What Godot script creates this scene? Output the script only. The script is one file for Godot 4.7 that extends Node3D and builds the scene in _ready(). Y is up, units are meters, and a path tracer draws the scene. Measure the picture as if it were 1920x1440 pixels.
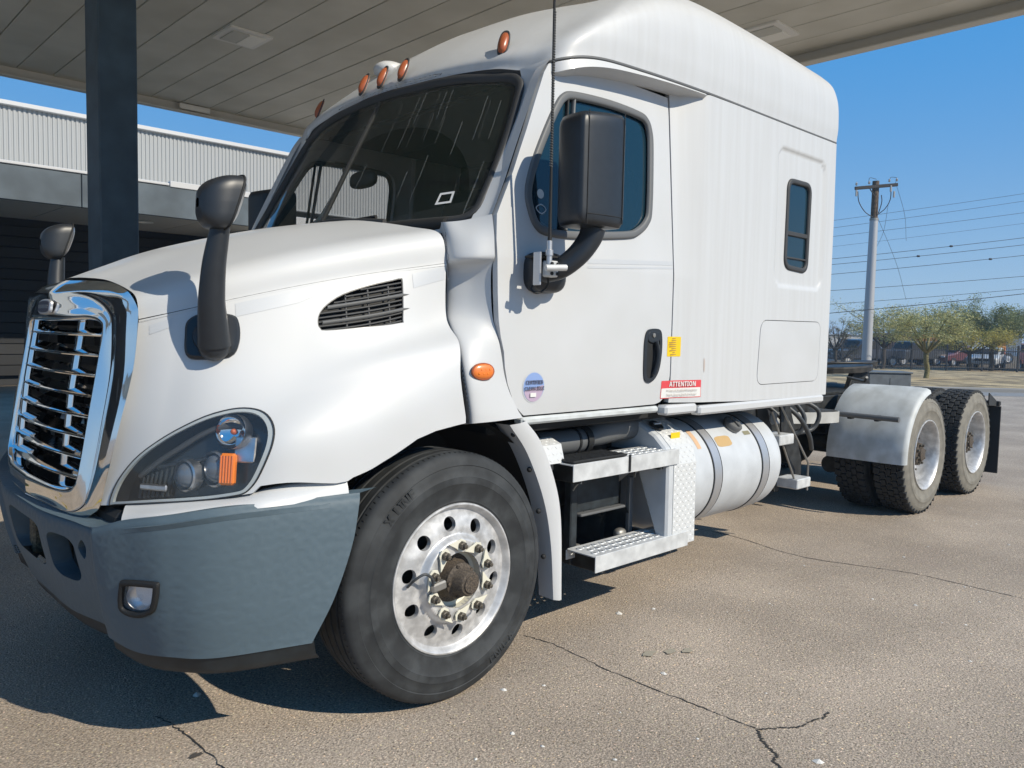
extends Node3D
# Scene written in metres: x runs from the truck's nose to its tail, y up, z towards its driver side.

class B:
	var v := PackedVector3Array()
	var n := PackedVector3Array()
	var uv := PackedVector2Array()
	func tri(a: Vector3, b: Vector3, c: Vector3, na: Vector3, nb: Vector3, nc: Vector3, ua := Vector2.ZERO, ub := Vector2.ZERO, uc := Vector2.ZERO) -> void:
		var g := (c - a).cross(b - a)
		if g.dot(na + nb + nc) < 0.0:
			v.append_array([a, c, b]); n.append_array([na, nc, nb]); uv.append_array([ua, uc, ub])
		else:
			v.append_array([a, b, c]); n.append_array([na, nb, nc]); uv.append_array([ua, ub, uc])
	func quad(a: Vector3, b: Vector3, c: Vector3, d: Vector3, na: Vector3, nb: Vector3, nc: Vector3, nd: Vector3) -> void:
		tri(a, b, c, na, nb, nc)
		tri(a, c, d, na, nc, nd)
	func quv(p: Array, nn: Array, u: Array) -> void:
		tri(p[0], p[1], p[2], nn[0], nn[1], nn[2], u[0], u[1], u[2])
		tri(p[0], p[2], p[3], nn[0], nn[2], nn[3], u[0], u[2], u[3])
	func flat(a: Vector3, b: Vector3, c: Vector3) -> void:
		var g := (c - a).cross(b - a)
		if g.length_squared() < 1e-16:
			return
		g = g.normalized()
		tri(a, b, c, g, g, g)
	func flatq(a: Vector3, b: Vector3, c: Vector3, d: Vector3) -> void:
		flat(a, b, c)
		flat(a, c, d)
	func add(o: B, t: Transform3D) -> void:
		for i in o.v.size():
			v.append(t * o.v[i])
			n.append((t.basis * o.n[i]).normalized())
			uv.append(o.uv[i])
	func mesh() -> ArrayMesh:
		var a := []
		a.resize(Mesh.ARRAY_MAX)
		a[Mesh.ARRAY_VERTEX] = v
		a[Mesh.ARRAY_NORMAL] = n
		a[Mesh.ARRAY_TEX_UV] = uv
		var m := ArrayMesh.new()
		if v.size():
			m.add_surface_from_arrays(Mesh.PRIMITIVE_TRIANGLES, a)
		return m

var M := {}
var taken := {}

func V(x: float, y: float, z: float) -> Vector3:
	return Vector3(x, y, z)

func obj(called: String, b, m: Material, parent: Node = self, at := Transform3D.IDENTITY) -> MeshInstance3D:
	var o := MeshInstance3D.new()
	o.mesh = b.mesh() if b is B else b
	o.material_override = m
	name_it(o, called, parent)
	o.transform = at
	parent.add_child(o, true)
	return o

func name_it(o: Node, called: String, parent: Node) -> void:
	var k := str(parent.get_instance_id()) + called
	var c: int = taken.get(k, 0)
	taken[k] = c + 1
	o.name = called if c == 0 else "%s_%03d" % [called, c]

func part(called: String, parent: Node, at := Transform3D.IDENTITY) -> Node3D:
	var o := Node3D.new()
	name_it(o, called, parent)
	o.transform = at
	parent.add_child(o, true)
	return o

func tag(o: Node, label: String, category: String, group := "") -> Node:
	o.set_meta("label", label)
	o.set_meta("category", category)
	if group != "":
		o.set_meta("group", group)
	return o

func structure(o: Node) -> Node:
	o.set_meta("kind", "structure")
	return o

const FLIP := Transform3D(Vector3(1, 0, 0), Vector3(0, 1, 0), Vector3(0, 0, -1), Vector3.ZERO)

func both(called: String, b, m: Material, parent: Node) -> Array:
	var one := obj(called, b, m, parent)
	var two := obj(called, one.mesh, m, parent, FLIP)
	return [one, two]

# ---- curves and nets
func cr(p0: Vector3, p1: Vector3, p2: Vector3, p3: Vector3, t: float) -> Vector3:
	return 0.5 * (2.0 * p1 + (p2 - p0) * t + (2.0 * p0 - 5.0 * p1 + 4.0 * p2 - p3) * t * t + (3.0 * p1 - p0 - 3.0 * p2 + p3) * t * t * t)

func crv(P: Array, t: float) -> Vector3:
	var n := P.size()
	var i := clampi(int(floor(t)), 0, n - 2)
	var p0: Vector3 = P[i - 1] if i > 0 else 2.0 * P[0] - P[1]
	var p3: Vector3 = P[i + 2] if i + 2 < n else 2.0 * P[n - 1] - P[n - 2]
	return cr(p0, P[i], P[i + 1], p3, t - i)

func ev(N: Array, u: float, w: float) -> Vector3:
	var c := []
	for r in N:
		c.append(crv(r, u))
	return crv(c, w)

func nrm(f: Callable, u: float, w: float, e: float) -> Vector3:
	var du: Vector3 = f.call(u + e, w) - f.call(u - e, w)
	var dw: Vector3 = f.call(u, w + e) - f.call(u, w - e)
	var g := du.cross(dw)
	return g.normalized() if g.length_squared() > 1e-18 else Vector3.UP

func patch(N: Array, nu: int, nv: int, b: B = null, out := Vector3.ZERO) -> B:
	if b == null:
		b = B.new()
	var cu: float = N[0].size() - 1
	var cv: float = N.size() - 1
	var p := []
	for j in nv + 1:
		var r := []
		for i in nu + 1:
			r.append(ev(N, cu * i / nu, cv * j / nv))
		p.append(r)
	grid(p, b, out)
	return b

func grid(p: Array, b: B, out := Vector3.ZERO) -> void:
	var nv := p.size() - 1
	var nu: int = p[0].size() - 1
	var nn := []
	for j in nv + 1:
		var r := []
		for i in nu + 1:
			var du: Vector3 = p[j][mini(i + 1, nu)] - p[j][maxi(i - 1, 0)]
			var dv: Vector3 = p[mini(j + 1, nv)][i] - p[maxi(j - 1, 0)][i]
			var g := du.cross(dv)
			g = g.normalized() if g.length_squared() > 1e-16 else Vector3.UP
			if out != Vector3.ZERO and g.dot(out) < 0.0:
				g = -g
			r.append(g)
		nn.append(r)
	for j in nv:
		for i in nu:
			b.quv([p[j][i], p[j][i + 1], p[j + 1][i + 1], p[j + 1][i]], [nn[j][i], nn[j][i + 1], nn[j + 1][i + 1], nn[j + 1][i]],
				[Vector2(i, j), Vector2(i + 1, j), Vector2(i + 1, j + 1), Vector2(i, j + 1)].map(func(q): return q / Vector2(nu, nv)))

func rrect(cx: float, cy: float, w: float, h: float, r: float, s := 6) -> PackedVector2Array:
	var o := PackedVector2Array()
	for k in 4:
		var c := Vector2(cx + (w / 2 - r) * [1, -1, -1, 1][k], cy + (h / 2 - r) * [1, 1, -1, -1][k])
		for i in s + 1:
			o.append(c + Vector2.from_angle(PI / 2 * (k + float(i) / s)) * r)
	return o

func circle(cx: float, cy: float, r: float, s := 24) -> PackedVector2Array:
	var o := PackedVector2Array()
	for i in s:
		o.append(Vector2(cx, cy) + Vector2.from_angle(TAU * i / s) * r)
	return o

func pts2(a: Array) -> PackedVector2Array:
	var o := PackedVector2Array()
	for i in a.size() / 2:
		o.append(Vector2(a[2 * i], a[2 * i + 1]))
	return o

func soft(p: PackedVector2Array, k := 4) -> PackedVector2Array:   # closed smooth curve through the points
	var o := PackedVector2Array()
	var n := p.size()
	for i in n:
		for j in k:
			o.append(p[i].cubic_interpolate(p[(i + 1) % n], p[(i - 1 + n) % n], p[(i + 2) % n], float(j) / k))
	return o

func round_corners(p: PackedVector2Array, r: float, s := 5) -> PackedVector2Array:
	var o := PackedVector2Array()
	var n := p.size()
	for i in n:
		var a := p[(i - 1 + n) % n]
		var c := p[(i + 1) % n]
		var d := minf(r, minf(p[i].distance_to(a), p[i].distance_to(c)) * 0.45)
		var p0 := p[i] + (a - p[i]).normalized() * d
		var p1 := p[i] + (c - p[i]).normalized() * d
		for j in s + 1:
			var t := float(j) / s
			o.append(p0.lerp(p[i], t).lerp(p[i].lerp(p1, t), t))
	return o

func inset(p: PackedVector2Array, d: float) -> PackedVector2Array:
	var o := PackedVector2Array()
	var n := p.size()
	var s := 0.0
	for i in n:
		s += p[i].cross(p[(i + 1) % n])
	for i in n:
		var e0 := (p[i] - p[(i - 1 + n) % n]).normalized()
		var e1 := (p[(i + 1) % n] - p[i]).normalized()
		var q := (e0.orthogonal() + e1.orthogonal()).normalized() * (1.0 if s < 0 else -1.0)
		var k := maxf(0.5, absf(q.dot(e0.orthogonal())))
		o.append(p[i] + q * d / k)
	return o

# a sheet over the surface f(u, w), cut to an outline with holes, its edges folded back by depth
func panel(f: Callable, outline: PackedVector2Array, holes: Array, cell: Vector2, depth := 0.0, out := Vector3.ZERO, lift := 0.0, uvs := Vector2.ONE) -> B:
	var b := B.new()
	var lo := outline[0]
	var hi := outline[0]
	for p in outline:
		lo = lo.min(p)
		hi = hi.max(p)
	var nx := maxi(1, int(ceil((hi.x - lo.x) / cell.x)))
	var ny := maxi(1, int(ceil((hi.y - lo.y) / cell.y)))
	var sz := Vector2((hi.x - lo.x) / nx, (hi.y - lo.y) / ny)
	var near := {}
	for poly in [outline] + holes:
		var n: int = poly.size()
		for i in n:
			var a: Vector2 = poly[i]
			var c: Vector2 = poly[(i + 1) % n]
			var steps := maxi(1, int(maxf(absf(c.x - a.x) / sz.x, absf(c.y - a.y) / sz.y) * 4.0) + 1)
			for k in steps + 1:
				var q := (a.lerp(c, float(k) / steps) - lo) / sz
				for dx in [-0.02, 0.02]:
					for dy in [-0.02, 0.02]:
						near[Vector2i(int(floor(q.x + dx)), int(floor(q.y + dy)))] = true
	var memo := {}
	var e := minf(sz.x, sz.y) * 0.25
	var at := func(q: Vector2) -> Array:
		var k := Vector2i(roundi(q.x * 1e5), roundi(q.y * 1e5))
		if not memo.has(k):
			var g := nrm(f, q.x, q.y, e)
			if out != Vector3.ZERO and g.dot(out) < 0.0:
				g = -g
			memo[k] = [f.call(q.x, q.y) + g * lift, g]
		return memo[k]
	for j in ny:
		for i in nx:
			var q := lo + sz * Vector2(i, j)
			var c := [q, q + Vector2(sz.x, 0), q + sz, q + Vector2(0, sz.y)]
			if near.has(Vector2i(i, j)):
				var polys := Geometry2D.intersect_polygons(PackedVector2Array(c), outline)
				for h in holes:
					var left := []
					for p in polys:
						left.append_array(Geometry2D.clip_polygons(p, h))
					polys.assign(left)
				for p in polys:
					var t := Geometry2D.triangulate_polygon(p)
					for k in t.size() / 3:
						var A = at.call(p[t[3 * k]]); var C = at.call(p[t[3 * k + 1]]); var D = at.call(p[t[3 * k + 2]])
						b.tri(A[0], C[0], D[0], A[1], C[1], D[1], p[t[3 * k]] * uvs, p[t[3 * k + 1]] * uvs, p[t[3 * k + 2]] * uvs)
			else:
				var mid := q + sz / 2
				var inside := Geometry2D.is_point_in_polygon(mid, outline)
				for h in holes:
					inside = inside and not Geometry2D.is_point_in_polygon(mid, h)
				if inside:
					var r := c.map(func(x): return at.call(x))
					b.quv([r[0][0], r[1][0], r[2][0], r[3][0]], [r[0][1], r[1][1], r[2][1], r[3][1]], c.map(func(x): return x * uvs))
	if depth != 0.0:
		for poly in [outline] + holes:
			var n: int = poly.size()
			for i in n:
				var A = at.call(poly[i])
				var C = at.call(poly[(i + 1) % n])
				b.flatq(A[0], C[0], C[0] - C[1] * depth, A[0] - A[1] * depth)
	return b

# a raised band that follows a closed outline on f: width goes inwards
func band(f: Callable, poly: PackedVector2Array, width: float, height: float, out: Vector3, e := 0.003) -> B:
	var b := B.new()
	var prof := [Vector2(0, -0.2), Vector2(0.08, 0.7), Vector2(0.3, 1.0), Vector2(0.7, 1.0), Vector2(0.92, 0.7), Vector2(1, -0.2)]
	var rows := []
	for k in prof:
		var r := []
		var q := inset(poly, width * k.x)
		for p in q:
			var g := nrm(f, p.x, p.y, e)
			if g.dot(out) < 0.0:
				g = -g
			r.append(f.call(p.x, p.y) + g * height * k.y)
		r.append(r[0])
		rows.append(r)
	grid(rows, b, Vector3.ZERO)
	return b

func tube(p: Array, r, seg := 10, b: B = null, closed := false, caps := true, squash := 1.0) -> B:
	if b == null:
		b = B.new()
	var n := p.size()
	var rings := []
	var nors := []
	var side := Vector3.ZERO
	for i in n:
		var t: Vector3
		if closed:
			t = (p[(i + 1) % n] - p[(i - 1 + n) % n]).normalized()
		else:
			t = (p[mini(i + 1, n - 1)] - p[maxi(i - 1, 0)]).normalized()
		if side == Vector3.ZERO:
			side = t.cross(Vector3.UP if absf(t.y) < 0.9 else Vector3.RIGHT)
		side = (side - t * side.dot(t)).normalized()
		var up := side.cross(t)
		var rr: float = r[i] if r is Array else r
		var ring := []
		var nr := []
		for k in seg:
			var a := TAU * k / seg
			ring.append(p[i] + (side * cos(a) + up * sin(a) * squash) * rr)
			nr.append((side * cos(a) * squash + up * sin(a)).normalized())
		rings.append(ring)
		nors.append(nr)
	for i in (n if closed else n - 1):
		var j := (i + 1) % n
		for k in seg:
			var l := (k + 1) % seg
			b.quad(rings[i][k], rings[i][l], rings[j][l], rings[j][k], nors[i][k], nors[i][l], nors[j][l], nors[j][k])
	if not closed and caps:
		for k in seg - 2:
			b.flat(rings[0][0], rings[0][k + 1], rings[0][k + 2])
			b.flat(rings[n - 1][0], rings[n - 1][k + 2], rings[n - 1][k + 1])
	return b

func curve(p: Array, k := 6) -> Array:
	var o := []
	for i in (p.size() - 1) * k + 1:
		o.append(crv(p, float(i) / k))
	return o

# turned around local z: profile of Vector2(radius, z)
func lathe(prof: Array, seg := 48, b: B = null, t := Transform3D.IDENTITY, sharp := 0.75, from := 0.0, to := TAU) -> B:
	if b == null:
		b = B.new()
	var m := prof.size()
	var ns := []
	for i in m - 1:
		var d: Vector2 = prof[i + 1] - prof[i]
		ns.append(Vector2(d.y, -d.x).normalized())
	for i in m - 1:
		var n0: Vector2 = ns[i]
		var n1: Vector2 = ns[i]
		if i > 0 and ns[i - 1].dot(ns[i]) > sharp:
			n0 = (ns[i - 1] + ns[i]).normalized()
		if i + 1 < m - 1 and ns[i + 1].dot(ns[i]) > sharp:
			n1 = (ns[i + 1] + ns[i]).normalized()
		for k in seg:
			var a := from + (to - from) * k / seg
			var c := from + (to - from) * (k + 1) / seg
			var p0: Vector2 = prof[i]
			var p1: Vector2 = prof[i + 1]
			var P := [V(p0.x * cos(a), p0.x * sin(a), p0.y), V(p0.x * cos(c), p0.x * sin(c), p0.y), V(p1.x * cos(c), p1.x * sin(c), p1.y), V(p1.x * cos(a), p1.x * sin(a), p1.y)]
			var Q := [V(n0.x * cos(a), n0.x * sin(a), n0.y), V(n0.x * cos(c), n0.x * sin(c), n0.y), V(n1.x * cos(c), n1.x * sin(c), n1.y), V(n1.x * cos(a), n1.x * sin(a), n1.y)]
			for q in 4:
				P[q] = t * P[q]
				Q[q] = (t.basis * Q[q]).normalized()
			b.quad(P[0], P[1], P[2], P[3], Q[0], Q[1], Q[2], Q[3])
	return b

func box(c: Vector3, s: Vector3, bev := 0.004, b: B = null, t := Transform3D.IDENTITY) -> B:
	if b == null:
		b = B.new()
	var h := s / 2
	bev = minf(bev, minf(h.x, minf(h.y, h.z)) * 0.9)
	var P := func(sx: int, sy: int, sz: int, ax: int) -> Vector3:
		var q := V(sx * (h.x - bev), sy * (h.y - bev), sz * (h.z - bev))
		q[ax] += bev * [sx, sy, sz][ax]
		return t * (c + q)
	for ax in 3:
		for sg in [-1, 1]:
			var o := []
			for k in [[-1, -1], [1, -1], [1, 1], [-1, 1]]:
				var q := [0, 0, 0]
				q[ax] = sg; q[(ax + 1) % 3] = k[0]; q[(ax + 2) % 3] = k[1]
				o.append(P.call(q[0], q[1], q[2], ax))
			var nn := Vector3.ZERO
			nn[ax] = sg
			nn = (t.basis * nn).normalized()
			b.quad(o[0], o[1], o[2], o[3], nn, nn, nn, nn)
	for ax in 3:
		var a1 := (ax + 1) % 3
		var a2 := (ax + 2) % 3
		for s1 in [-1, 1]:
			for s2 in [-1, 1]:
				var q := [0, 0, 0]
				q[a1] = s1; q[a2] = s2
				q[ax] = -1
				var A = P.call(q[0], q[1], q[2], a1); var C = P.call(q[0], q[1], q[2], a2)
				q[ax] = 1
				var D = P.call(q[0], q[1], q[2], a2); var E = P.call(q[0], q[1], q[2], a1)
				var nn := Vector3.ZERO
				nn[a1] = s1; nn[a2] = s2
				nn = (t.basis * nn).normalized()
				b.quad(A, C, D, E, nn, nn, nn, nn)
	for sx in [-1, 1]:
		for sy in [-1, 1]:
			for sz in [-1, 1]:
				var nn := (t.basis * V(sx, sy, sz)).normalized()
				b.tri(P.call(sx, sy, sz, 0), P.call(sx, sy, sz, 1), P.call(sx, sy, sz, 2), nn, nn, nn)
	return b

# outline in local xy pushed along z from 0 to depth, front edge chamfered
func prism(poly: PackedVector2Array, depth: float, bev := 0.0, b: B = null, t := Transform3D.IDENTITY) -> B:
	if b == null:
		b = B.new()
	var front := inset(poly, bev) if bev > 0.0 else poly
	var tr := Geometry2D.triangulate_polygon(front)
	var back := Geometry2D.triangulate_polygon(poly)
	var P := func(q: Vector2, z: float) -> Vector3: return t * V(q.x, q.y, z)
	for k in tr.size() / 3:
		b.flat(P.call(front[tr[3 * k]], depth), P.call(front[tr[3 * k + 1]], depth), P.call(front[tr[3 * k + 2]], depth))
	for k in back.size() / 3:
		b.flat(P.call(poly[back[3 * k]], 0.0), P.call(poly[back[3 * k + 2]], 0.0), P.call(poly[back[3 * k + 1]], 0.0))
	var n := poly.size()
	for i in n:
		var j := (i + 1) % n
		b.flatq(P.call(poly[i], 0.0), P.call(poly[j], 0.0), P.call(poly[j], depth - bev), P.call(poly[i], depth - bev))
		if bev > 0.0:
			b.flatq(P.call(poly[i], depth - bev), P.call(poly[j], depth - bev), P.call(front[j], depth), P.call(front[i], depth))
	return b

# a rounded body through cross-sections: each [centre, half x, half y, half z] swept with a superellipse outline
func blob(c: Vector3, h: Vector3, pw := 4.0, nu := 32, nv := 20, b: B = null, t := Transform3D.IDENTITY) -> B:
	if b == null:
		b = B.new()
	var rows := []
	var se := func(x: float) -> float: return signf(x) * pow(absf(x), 2.0 / pw)
	for j in nv + 1:
		var th := -PI / 2 + PI * j / nv
		var r := []
		for i in nu + 1:
			var ph := TAU * i / nu
			r.append(t * (c + V(h.x * se.call(cos(th)) * se.call(cos(ph)), h.y * se.call(sin(th)), h.z * se.call(cos(th)) * se.call(sin(ph)))))
		rows.append(r)
	var nn := []
	for j in nv + 1:
		var th := -PI / 2 + PI * j / nv
		var r := []
		for i in nu + 1:
			var ph := TAU * i / nu
			var e := 2.0 - 2.0 / pw
			var sf := func(x: float) -> float: return signf(x) * pow(absf(x) + 1e-6, e)
			r.append((t.basis * V(sf.call(cos(th)) * sf.call(cos(ph)) / h.x, sf.call(sin(th)) / h.y, sf.call(cos(th)) * sf.call(sin(ph)) / h.z)).normalized())
		nn.append(r)
	for j in nv:
		for i in nu:
			b.quad(rows[j][i], rows[j][i + 1], rows[j + 1][i + 1], rows[j + 1][i], nn[j][i], nn[j][i + 1], nn[j + 1][i + 1], nn[j + 1][i])
	return b

func place(at: Vector3, towards: Vector3, up := Vector3.UP) -> Transform3D:   # local z points along towards
	var z := towards.normalized()
	var x := up.cross(z)
	x = x.normalized() if x.length() > 1e-4 else Vector3.RIGHT
	return Transform3D(x, z.cross(x), z, at)

func letters(called: String, text: String, size: float, m: Material, parent: Node, at: Transform3D, deep := 0.002, bold := true, width := 1.0) -> MeshInstance3D:
	var f := SystemFont.new()
	f.font_names = PackedStringArray(["Droid Sans"])
	f.font_weight = 700 if bold else 400
	var t := TextMesh.new()
	t.font = f
	t.text = text
	t.font_size = 64
	t.pixel_size = size / 64.0
	t.depth = deep
	var o := obj(called, t, m, parent, at)
	o.transform.basis.x *= width
	return o

# ---- materials
func lin(r: float, g: float, b: float) -> Color:
	return Color(r, g, b).linear_to_srgb()

func mat(r: float, g: float, b: float, rough := 0.6, metal := 0.0) -> StandardMaterial3D:
	var m := StandardMaterial3D.new()
	m.albedo_color = lin(r, g, b)
	m.roughness = rough
	m.metallic = metal
	return m

func noise(freq: float, oct := 4, sd := 1, kind := FastNoiseLite.TYPE_SIMPLEX_SMOOTH) -> FastNoiseLite:
	var n := FastNoiseLite.new()
	n.noise_type = kind
	n.seed = sd
	n.frequency = freq
	n.fractal_octaves = oct
	return n

# greyscale multiplier texture between lo and hi
func tint_tex(n: FastNoiseLite, w: int, h: int, lo: float, hi: float, gain := 1.0, warm := Vector3.ZERO) -> ImageTexture:
	var im := n.get_seamless_image(w, h)
	im.convert(Image.FORMAT_L8)
	var d := im.get_data()
	var o := PackedByteArray()
	o.resize(w * h * 3)
	for i in w * h:
		var t := clampf((d[i] / 255.0 - 0.5) * gain + 0.5, 0.0, 1.0)
		var c := lo + (hi - lo) * t
		o[3 * i] = int(clampf(c + warm.x * (1 - t), 0, 1) * 255)
		o[3 * i + 1] = int(clampf(c + warm.y * (1 - t), 0, 1) * 255)
		o[3 * i + 2] = int(clampf(c + warm.z * (1 - t), 0, 1) * 255)
	var r := Image.create_from_data(w, h, false, Image.FORMAT_RGB8, o)
	r.generate_mipmaps()
	return ImageTexture.create_from_image(r)

func rough_tex(n: FastNoiseLite, w: int, lo: float, hi: float, gain := 1.0) -> ImageTexture:
	return tint_tex(n, w, w, lo, hi, gain)

func bump_tex(n: FastNoiseLite, w: int, strength: float) -> ImageTexture:
	var im := n.get_seamless_image(w, w)
	im.convert(Image.FORMAT_RGBA8)
	im.bump_map_to_normal_map(strength)
	return ImageTexture.create_from_image(im)

func tri_map(m: StandardMaterial3D, scale: Vector3) -> StandardMaterial3D:
	m.uv1_triplanar = true
	m.uv1_world_triplanar = true
	m.uv1_scale = scale
	return m

func _ready() -> void:
	# camera, sky, sun, exposure
	var cam := Camera3D.new()
	cam.name = "camera"
	cam.fov = 51.85
	cam.near = 0.05
	cam.far = 2000.0
	cam.rotation_order = EULER_ORDER_YXZ
	cam.position = V(-1.9972, 1.4948, 3.5784)
	cam.rotation = V(-0.0671, -0.7679, 0.0205)
	add_child(cam)
	cam.current = true
	var env := Environment.new()
	env.background_mode = Environment.BG_SKY
	env.tonemap_mode = Environment.TONE_MAPPER_LINEAR
	env.tonemap_exposure = 1.35
	env.sdfgi_enabled = true
	env.ssao_enabled = true
	env.ssil_enabled = true
	var sm := ProceduralSkyMaterial.new()
	sm.sky_top_color = Color(0.18, 0.505, 0.76)
	sm.sky_horizon_color = Color(0.63, 0.72, 0.772)
	sm.sky_curve = 0.1
	sm.ground_bottom_color = Color(0.40, 0.38, 0.35)
	sm.ground_horizon_color = Color(0.58, 0.64, 0.67)
	var sky := Sky.new()
	sky.sky_material = sm
	env.sky = sky
	env.fog_enabled = true
	env.fog_density = 0.0012
	env.fog_light_color = Color(0.72, 0.82, 0.92)
	var we := WorldEnvironment.new()
	we.name = "air"
	we.environment = env
	add_child(we)
	var sun := DirectionalLight3D.new()
	sun.name = "sun"
	sun.light_energy = 1.25
	sun.light_color = Color(1.0, 0.96, 0.885)
	sun.light_angular_distance = 0.5
	sun.shadow_enabled = true
	add_child(sun)
	sun.look_at(V(-0.22, -0.80, -1.0), Vector3.UP)

	make_materials()
	lay_ground()
	build_canopy()
	build_store()
	build_truck()
	build_yard()
	scatter_chips()


func make_materials() -> void:
	var mottled := tint_tex(noise(0.02, 5, 4), 512, 512, 0.9, 1.0, 1.4)
	M.paint = tri_map(mat(0.525, 0.538, 0.552, 0.5), V(0.35, 0.35, 0.35))
	M.paint.albedo_texture = tint_tex(noise(0.012, 5, 7), 512, 512, 0.975, 1.0, 1.3, Vector3(0.0, -0.002, -0.008))
	M.paint.clearcoat_enabled = true
	M.paint.clearcoat = 0.3
	M.paint.clearcoat_roughness = 0.12
	# the box of the sleeper: fine vertical water streaks in the dust
	M.streaked = tri_map(mat(0.528, 0.541, 0.553, 0.5), V(1.1, 0.035, 1.1))
	M.streaked.albedo_texture = tint_tex(noise(0.035, 4, 11), 512, 512, 0.972, 1.0, 1.5, Vector3(0.002, -0.001, -0.006))
	M.streaked.clearcoat_enabled = true
	M.streaked.clearcoat = 0.3
	M.streaked.clearcoat_roughness = 0.2
	M.dusty_white = tri_map(mat(0.47, 0.475, 0.465, 0.6), V(0.5, 0.5, 0.5))
	M.dusty_white.albedo_texture = tint_tex(noise(0.02, 6, 21), 512, 512, 0.88, 1.0, 1.6, Vector3(0.0, -0.006, -0.02))
	M.grimy_white = tri_map(mat(0.56, 0.59, 0.60, 0.55), V(0.55, 0.55, 0.55))
	M.grimy_white.albedo_texture = tint_tex(noise(0.018, 6, 31), 512, 512, 0.86, 1.0, 1.8, Vector3(0.0, -0.004, -0.015))
	M.bumper = tri_map(mat(0.074, 0.110, 0.136, 0.62), V(0.4, 0.4, 0.4))
	M.bumper.albedo_texture = tint_tex(noise(0.05, 6, 5), 512, 512, 0.97, 1.0, 1.2)
	M.bumper.normal_enabled = true
	M.bumper.normal_texture = bump_tex(noise(0.3, 2, 6), 256, 1.2)
	M.bumper.normal_scale = 0.25
	M.valance = tri_map(mat(0.020, 0.028, 0.034, 0.6), V(1.5, 1.5, 1.5))
	M.valance.albedo_texture = tint_tex(noise(0.03, 6, 15), 256, 256, 0.7, 1.0, 1.8)
	M.plastic = tri_map(mat(0.018, 0.022, 0.028, 0.42), V(2.0, 2.0, 2.0))
	M.plastic.albedo_texture = mottled
	M.gasket = mat(0.035, 0.036, 0.038, 0.6)
	M.grey_frame = mat(0.11, 0.115, 0.12, 0.55)
	M.gloss_black = mat(0.012, 0.014, 0.017, 0.18)
	M.black = mat(0.008, 0.009, 0.01, 0.7)
	M.chassis = tri_map(mat(0.022, 0.024, 0.025, 0.7), V(1.0, 1.0, 1.0))
	M.chassis.albedo_texture = tint_tex(noise(0.04, 5, 41), 256, 256, 0.5, 1.0, 1.6)
	M.greasy = tri_map(mat(0.05, 0.044, 0.036, 0.5), V(1.0, 1.0, 1.0))
	M.greasy.albedo_texture = M.chassis.albedo_texture
	M.chrome = mat(0.80, 0.81, 0.82, 0.045, 1.0)
	M.chrome.roughness_texture = null
	M.satin = tri_map(mat(0.72, 0.72, 0.73, 0.34, 1.0), V(2.0, 2.0, 2.0))
	M.satin.albedo_texture = tint_tex(noise(0.03, 5, 51), 256, 256, 0.80, 1.0, 1.8)
	M.wheel_alu = tri_map(mat(0.70, 0.70, 0.70, 0.48, 0.55), V(2.0, 2.0, 2.0))
	M.wheel_alu.albedo_texture = M.satin.albedo_texture
	M.tread_plate = mat(0.58, 0.595, 0.60, 0.5, 0.12)
	M.alu_step = tri_map(mat(0.62, 0.635, 0.64, 0.5, 0.15), V(1.2, 1.2, 1.2))
	M.alu_step.albedo_texture = tint_tex(noise(0.03, 5, 52), 256, 256, 0.88, 1.0, 1.6)
	M.tank = tri_map(mat(0.535, 0.56, 0.585, 0.5, 0.03), V(0.5, 0.5, 0.5))
	M.tank.albedo_texture = tint_tex(noise(0.018, 5, 61), 512, 512, 0.92, 1.0, 1.5)
	M.strap = mat(0.50, 0.51, 0.53, 0.42, 0.7)
	M.steel = mat(0.30, 0.29, 0.27, 0.5, 0.7)
	M.rust = tri_map(mat(0.11, 0.085, 0.062, 0.75), V(6.0, 6.0, 6.0))
	M.rust.albedo_texture = tint_tex(noise(0.06, 5, 71), 256, 256, 0.55, 1.0, 2.0)
	M.nut = tri_map(mat(0.18, 0.16, 0.13, 0.55, 0.5), V(9.0, 9.0, 9.0))
	M.nut.albedo_texture = M.rust.albedo_texture
	M.pointer = mat(0.62, 0.60, 0.50, 0.6)
	M.tyre = tri_map(mat(0.036, 0.040, 0.043, 0.75), V(0.7, 0.7, 0.7))
	M.tyre.albedo_texture = tint_tex(noise(0.02, 6, 81), 512, 512, 0.62, 1.0, 2.2, Vector3(-0.01, 0.0, 0.015))
	M.tyre_dusty = tri_map(mat(0.215, 0.202, 0.172, 0.85), V(0.8, 0.8, 0.8))
	M.tyre_dusty.albedo_texture = tint_tex(noise(0.02, 6, 82), 512, 512, 0.84, 1.0, 1.4)
	M.tread = mat(0.022, 0.024, 0.026, 0.8)
	M.glass = glass(0.012, 0.022, 0.026, 0.55)
	M.screen_glass = glass(0.004, 0.016, 0.013, 0.34)
	M.screen_glass.metallic_specular = 0.36
	M.dust_film = mat(0.45, 0.47, 0.45, 0.8)
	M.dust_film.transparency = BaseMaterial3D.TRANSPARENCY_ALPHA
	M.dust_film.albedo_color.a = 0.022
	M.dust_streak = mat(0.5, 0.51, 0.49, 0.8)
	M.dust_streak.transparency = BaseMaterial3D.TRANSPARENCY_ALPHA
	M.dust_streak.albedo_color.a = 0.16
	M.side_glass = glass(0.010, 0.035, 0.055, 0.72)
	M.far_glass = glass(0.03, 0.08, 0.07, 0.12)
	M.lens = glass(0.20, 0.21, 0.21, 0.07)
	M.lens_rim = mat(0.40, 0.43, 0.43, 0.3)
	M.clear = glass(0.85, 0.87, 0.9, 0.12)
	M.ball = mat(0.10, 0.12, 0.15, 0.03)
	M.ball.metallic_specular = 1.0
	M.lamp_white = mat(0.62, 0.64, 0.68, 0.22)
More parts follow.
